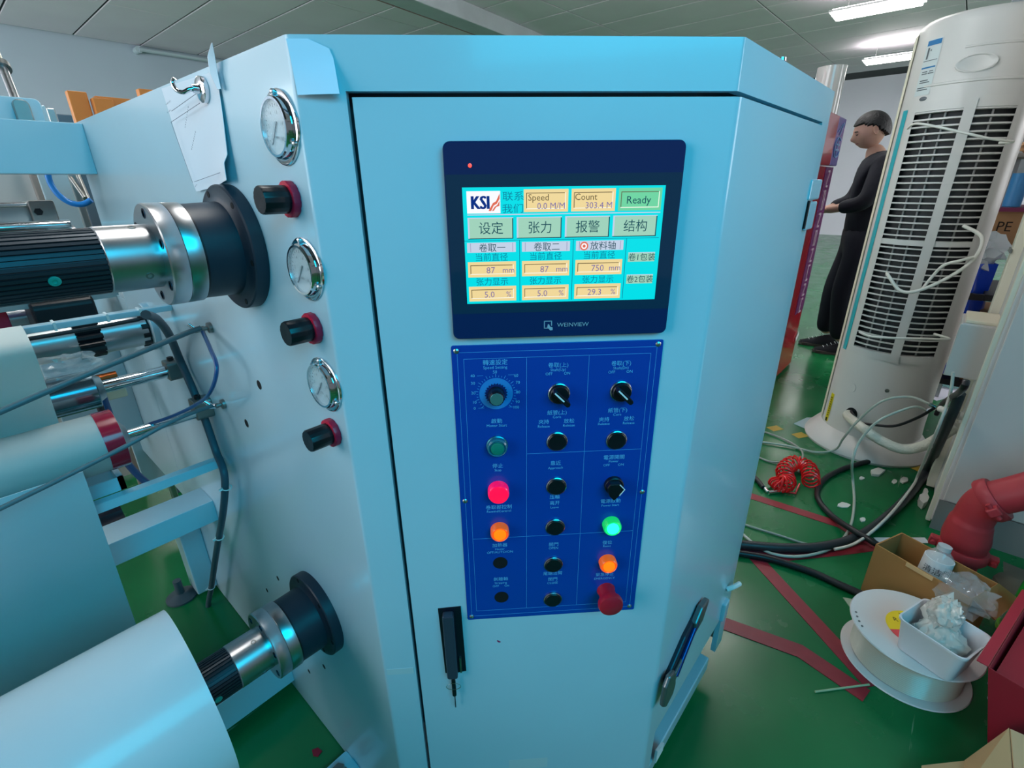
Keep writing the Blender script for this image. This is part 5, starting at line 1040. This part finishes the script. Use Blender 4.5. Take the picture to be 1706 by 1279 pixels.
# ---- spool
SX, SY, SR = 1.463, -.176, .150
spw = M('spool_white', (214, 212, 210), .35, noise=.02)
sp = thing('spool', (SX, SY, 0), 'white plastic spool wound with clear cord, lying flat on the green floor', 'spool')
obj('spool_flange', MB().lathe(WF, SX, SY, [(.0005, .02), (.0005, SR-.003), (.004, SR), (.007, SR-.002), (.008, .02)], 72), spw, parent=sp, smooth=True)
obj('spool_flange', MB().lathe(WF, SX, SY, [(.112, .02), (.112, SR-.003), (.116, SR), (.119, SR-.002), (.120, .02)], 72), spw, parent=sp, smooth=True)
prof = []
for k in range(17): z = .009+k*.006; prof += [(z, .1225), (z+.0015, .1262), (z+.003, .1275), (z+.0045, .1262)]
cd = obj('wound_cord', MB().lathe(WF, SX, SY, prof, 72), M('clear_cord', (196, 200, 186), .18, coat=.6), parent=sp, smooth=True)
obj('spool_core', MB().lathe(WF, SX, SY, [(.001, .02), (.1205, .02)], 24), M('hole_black'), parent=sp)
lb_ = obj('spool_label', MB().lathe(WF, SX, SY, [(.1201, .066), (.1206, .066), (.1206, .021)], 48, rad(-40), rad(128)), M('label_yellow', (242, 222, 40), .4), parent=sp)
obj('spool_label_red', MB().lathe(WF, SX, SY, [(.1201, .066), (.1206, .066), (.1206, .021)], 30, rad(128), rad(168)), M('label_pinkred', (226, 84, 92), .4), parent=lb_)
obj('spool_label_blue', MB().lathe(WF, SX, SY, [(.1201, .066), (.1206, .066), (.1206, .021)], 20, rad(168), rad(320)), M('label_indigo', (80, 70, 150), .4), parent=lb_)
b = MB(); ft_ = Fr((SX, SY, .1206), V((sin(YAW), -cos(YAW), 0)), V((cos(YAW), sin(YAW), 0)), Z)
b.text(ft_, -.028, .036, 0, 'R', .020, rot=-.3).text(ft_, .004, .046, 0, 'TC', .020, rot=-.5); obj('spool_lettering', b, M('label_ink2', (70, 60, 20), .6), parent=lb_)
for k in range(4):
    a = rad(104+7*k); obj('flange_slot', MB().lathe(WF, SX+.136*cos(a), SY+.136*sin(a), [(.1201, .0030), (.1204, .0030), (.1204, .0001)], 12, ru=1.2), M('slot_grey', (110, 110, 108), .7), parent=sp)
for a in (208, 221): a = rad(a); obj('flange_slot', MB().lathe(WF, SX+.118*cos(a), SY+.118*sin(a), [(.1201, .0055), (.1204, .0055), (.1204, .0001)], 12), M('slot_grey'), parent=sp)
# ---- tub on the spool
TC = V((1.396, -.216, .121)); tx = V((-.376, -.927, 0)).normalized(); ty = V((.927, -.376, 0)).normalized(); tf = Fr(TC, tx, ty, Z)
tub = thing('plastic_tub', TC, 'white plastic tub filled with crumpled clear bags, standing on the spool', 'tub')
b = MB(); rings = []
for z, hx, hy in ((0, .056, .052), (.0, .060, .056), (.09, .070, .066), (.092, .074, .070), (.098, .074, .070), (.098, .0705, .0665), (.09, .067, .063), (.004, .057, .053)):
    rings.append([tf.p(a, c, z) for a, c in rrpoly(-hx, hx, -hy, hy, .018, 6)])
m = len(rings[0]); vs = [p for r in rings for p in r]; fs = [tuple(reversed(range(m))), tuple((len(rings)-1)*m+i for i in range(m))]
for j in range(len(rings)-1):
    for i in range(m): fs.append((j*m+i, j*m+(i+1) % m, (j+1)*m+(i+1) % m, (j+1)*m+i))
obj('tub_wall', MB().add(vs, fs), M('tub_white', (218, 218, 222), .35), parent=tub, smooth=True)
ba = thing('clear_bags', tf.p(0, 0, .01), 'crumpled clear plastic bags heaped in the white tub', 'bag')
obj('bag_heap', crumple(tf.p(.0, .0, .060), .052, 28, 17, .22, (1, 1, .75)), M('milky_bag', (214, 214, 206), .2, alpha=.8, coat=.6), parent=ba, smooth=True)
g = []
for i in range(9):
    t = i/8; g.append([tf.p(-.045+.030*t+.05*(j/6)-.02, .03-.01*j+.05*t, .085+.085*t-.02*t*t+.007*sin(3*j+5*t)) for j in range(7)])
obj('bag_neck', MB().sheet(g, .0008), M('milky_bag'), parent=ba, smooth=True)
obj('bag_neck', crumple(tf.p(-.015, .030, .110), .042, 28, 23, .25, (1.1, .8, .9)), M('milky_bag'), parent=ba, smooth=True)
# ---- red bin at the lower right
rb = thing('red_bin', (1.5, -.6, 0), 'dark red sheet-metal bin with folded rim at the lower right, beside the spool', 'bin')
redb = M('dark_red_metal', (146, 26, 44), .45, noise=.06, nscale=5)
a0, a1, c0, c1 = V((1.30, -.292, .234)), V((1.66, -.385, .234)), V((1.292, -.352, .002)), V((1.62, -.45, .002))
def plate(vs4, th, name, m=redb, **k):
    n = (vs4[1]-vs4[0]).cross(vs4[2]-vs4[0]).normalized()*th
    obj(name, MB().add([v for v in vs4]+[v+n for v in vs4], [(0, 1, 2, 3), (7, 6, 5, 4), (0, 4, 5, 1), (1, 5, 6, 2), (2, 6, 7, 3), (3, 7, 4, 0)]), m, parent=rb, bevel=.0008)
plate([c0, c1, a1, a0], .002, 'bin_side'); s2 = V((-.14, -.50, 0))
plate([c0, a0, a0+s2, c0+s2], .002, 'bin_side'); plate([c1, c1+s2, a1+s2, a1], .002, 'bin_side'); plate([c0+s2, a0+s2, a1+s2, c1+s2], .002, 'bin_side')
plate([c0+Z*.003, c0+s2+Z*.003, c1+s2+Z*.003, c1+Z*.003], .002, 'bin_bottom')
plate([a0-Z*.012-V((0, .014, 0)), a1-Z*.012-V((.01, .014, 0)), a1+s2-Z*.012, a0+s2-Z*.012], .002, 'bin_lid')
plate([a0, a1, a1+V((.004, .020, 0)), a0+V((.004, .020, 0))], .003, 'bin_rim', M('rim_red', (170, 40, 56), .4))
plate([a1, a1+s2, a1+s2+V((.02, 0, 0)), a1+V((.02, 0, 0))], .003, 'bin_rim', M('rim_red'))
for t in (.28, .45): q = a0.lerp(c0, t)+V((.03, -.004, 0)); obj('rivet', MB().lathe(frame_dir(q, V((-.2, 1, .25))), 0, 0, [(-.002, .004), (.003, .004), (.0035, .0001)], 10), scr, parent=rb, smooth=True)
gb = M('green_bottle_plastic', (14, 150, 44), .3, coat=.4)
gt = thing('green_bottle', (1.80, -.44, 0), 'bright green plastic bottle with yellow-green ring behind the red bin', 'bottle')
gf = frame_dir(V((1.79, -.435, .0)), V((.10, -.08, 1)))
obj('bottle_body', MB().lathe(gf, 0, 0, [(.0, .052), (.01, .056), (.24, .056), (.28, .04), (.29, .02), (.32, .02)], 36), gb, parent=gt, smooth=True)
obj('bottle_ring', MB().lathe(gf, 0, 0, [(.0, .055), (.0, .060), (.014, .061), (.014, .055)], 36), M('lime_ring', (130, 226, 30), .35), parent=gt, smooth=True)
# ---- cardboard with open flap in the bottom right corner
tan = M('tan_cardboard', (182, 150, 108), .8, noise=.04)
cc = thing('flat_carton', (1.14, -.34, 0), 'tan cardboard carton with raised flaps in the bottom right corner', 'box')
qa, qb, qc, qd = onZ(1535, 1276, .05), onZ(1608, 1268, .06), onZ(1682, 1214, .16), onZ(1706, 1226, .16)
def cplate(vs4, name, m=tan, th=.003):
    n = (vs4[1]-vs4[0]).cross(vs4[2]-vs4[0]).normalized()*th
    obj(name, MB().add([v for v in vs4]+[v+n for v in vs4], [(0, 1, 2, 3), (7, 6, 5, 4), (0, 4, 5, 1), (1, 5, 6, 2), (2, 6, 7, 3), (3, 7, 4, 0)]), m, parent=cc)
cplate([qb, onZ(1600, 1330, .05), onZ(1690, 1330, .10), qc], 'carton_flap'); cplate([qc, onZ(1692, 1330, .10), onZ(1790, 1330, .10), onZ(1790, 1262, .16)], 'carton_flap', M('tan_cardboard_pale', (204, 168, 128), .8))
cplate([qa, onZ(1535, 1330, .05), onZ(1600, 1330, .05), qb], 'carton_flap')
cplate([V((qb.x, qb.y, .003)), V((qb.x-.12, qb.y+.02, .003)), V((qb.x-.12, qb.y-.16, .003)), V((qd.x, qd.y-.02, .003))], 'carton_bottom')
# ---- papers, film and crumbs on the floor
pw2 = M('floor_paper', (170, 196, 200), .6)
tag(obj('loose_paper', MB().prism(WF, [(p.x, p.y) for p in (onZ(1322, 706), onZ(1344, 696), onZ(1368, 696), onZ(1366, 714), onZ(1345, 716))], .001, .003), pw2), 'pale printed sheet lying at the left of the air conditioner base', 'paper')
tag(obj('loose_paper', MB().prism(WF, [(p.x, p.y) for p in (onZ(1535, 656), onZ(1580, 636), onZ(1612, 628), onZ(1590, 660), onZ(1560, 668))], .001, .003), M('paper_lilac', (196, 198, 214), .6)), 'pale sheet on the floor behind the pipe fitting', 'paper')
tag(obj('loose_paper', MB().prism(WF, [(p.x, p.y) for p in (onZ(1455, 896), onZ(1540, 896), onZ(1548, 905), onZ(1465, 906))], .001, .003), M('paper_white')), 'white sheet partly under the back of the cardboard box', 'paper')
tag(obj('floor_film', crumple(onZ(1560, 632)+Z*.02, .16, 12, 41, .4, (1.0, 1.2, .12)), M('teal_clear_film', (60, 150, 150), .1, alpha=.45, coat=1), smooth=True), 'teal-tinted clear film lying on the floor behind the air conditioner', 'film')
tag(obj('white_card', MB().prism(Fr((0, 0, 0), (1, 0, 0), (0, 1, 0), (0, 0, 1)), [(p.x, p.y) for p in (onZ(1316, 1000-0), onZ(1316, 1000))][:0] or [(onZ(x, y).x, onZ(x, y).y) for x, y in ((1450, 786), (1462, 782), (1474, 786), (1464, 794), (1452, 793))], .0, .012), M('plaster_white', (214, 214, 206), .8)), 'white chip of plaster in front of the air conditioner foot, the largest crumb', 'debris')
deb = M('plaster_white')
spots = [(1405, 842, 14, 5, .004, 'long white sliver on the floor inside the black hose loop'), (1506, 801, 8, 5, .008, 'grey-white crumb right of the largest plaster chip'), (1437, 866, 6, 4, .005, 'small white crumb below the long sliver'), (1537, 838, 9, 10, .03, 'white foam crumb beside the enclosure corner'), (1435, 797, 5, 3, .004, 'tiny crumb left of the largest plaster chip'), (1490, 802, 5, 4, .004, 'tiny pale crumb between the two larger crumbs'), (1540, 825, 6, 8, .02, 'small foam crumb at the enclosure foot')]
for x, y, w, h, t, lb in spots:
    c = onZ(x, y); e = onZ(x+w, y)-c; g_ = onZ(x, y+h)-c; rnd = random.Random(x)
    poly = [(c+e*cos(a)*rnd.uniform(.7, 1.1)+g_*sin(a)*rnd.uniform(.7, 1.1)) for a in [2*pi*k/7 for k in range(7)]]
    tag(obj('crumb', MB().prism(WF, [(p.x, p.y) for p in poly], 0, t), deb), lb, 'debris')
tag(obj('straw_scrap', MB().cyl(onZ(1358, 1152, .003), onZ(1448, 1140, .003), .0028, 8), M('straw_pale', (166, 190, 150), .5)), 'pale straw-like scrap lying across the red tape corner', 'debris')
tag(obj('film_shard', MB().prism(WF, [(onZ(x, y).x, onZ(x, y).y) for x, y in ((1404, 996), (1424, 1000), (1420, 1018))], .001, .004), M('clear_shard', (176, 196, 176), .2, alpha=.8)), 'pale triangular film shard under the spool edge', 'film')
tag(obj('red_scrap', MB().prism(WF, [(onZ(x, y).x, onZ(x, y).y) for x, y in ((520, 1250), (530, 1246), (537, 1252), (530, 1261), (522, 1260))], .001, .003), M('red_scrap', (176, 20, 44), .5)), 'small red scrap on the dark floor near the foot bracket', 'debris')
tag(obj('white_tie_end', MB().tube([FACET.p(1.025, .345, .004), FACET.p(1.04, .350, .016), FACET.p(1.065, .345, .022)], .006, 8, 5), tie, smooth=True), 'white tape end sticking out at the low right edge of the cabinet', 'tape')
# far boxes near the person, table edge
tag(obj('work_table', MB().box(WF, 5.0, 6.4, 1.35, 2.3, .74, .78).box(WF, 5.02, 5.08, 1.37, 1.43, 0, .74).box(WF, 6.3, 6.36, 1.37, 1.43, 0, .74).box(WF, 5.02, 5.08, 2.2, 2.26, 0, .74).box(WF, 6.3, 6.36, 2.2, 2.26, 0, .74), M('table_grey', (176, 176, 176), .5)), 'pale work table beyond the person, mostly hidden', 'table')
tag(obj('red_crate', MB().box(WF, 4.72, 5.0, 1.02, 1.14, .70, .93), M('crate_red', (214, 26, 44), .4), bevel=.006), 'red crate seen between the red machine and the person', 'crate')
tag(obj('grey_sheet', MB().box(WF, 4.75, 5.2, 1.0, 1.25, .655, .70), M('sheet_grey', (150, 160, 158), .5)), 'pale grey tray under the red crate beyond the person', 'tray')
tag(obj('crate_stand', MB().box(WF, 4.80, 5.15, 1.02, 1.22, 0, .655), M('stand_grey', (110, 140, 128), .5)), 'grey-green stand under the tray beyond the person', 'stand')
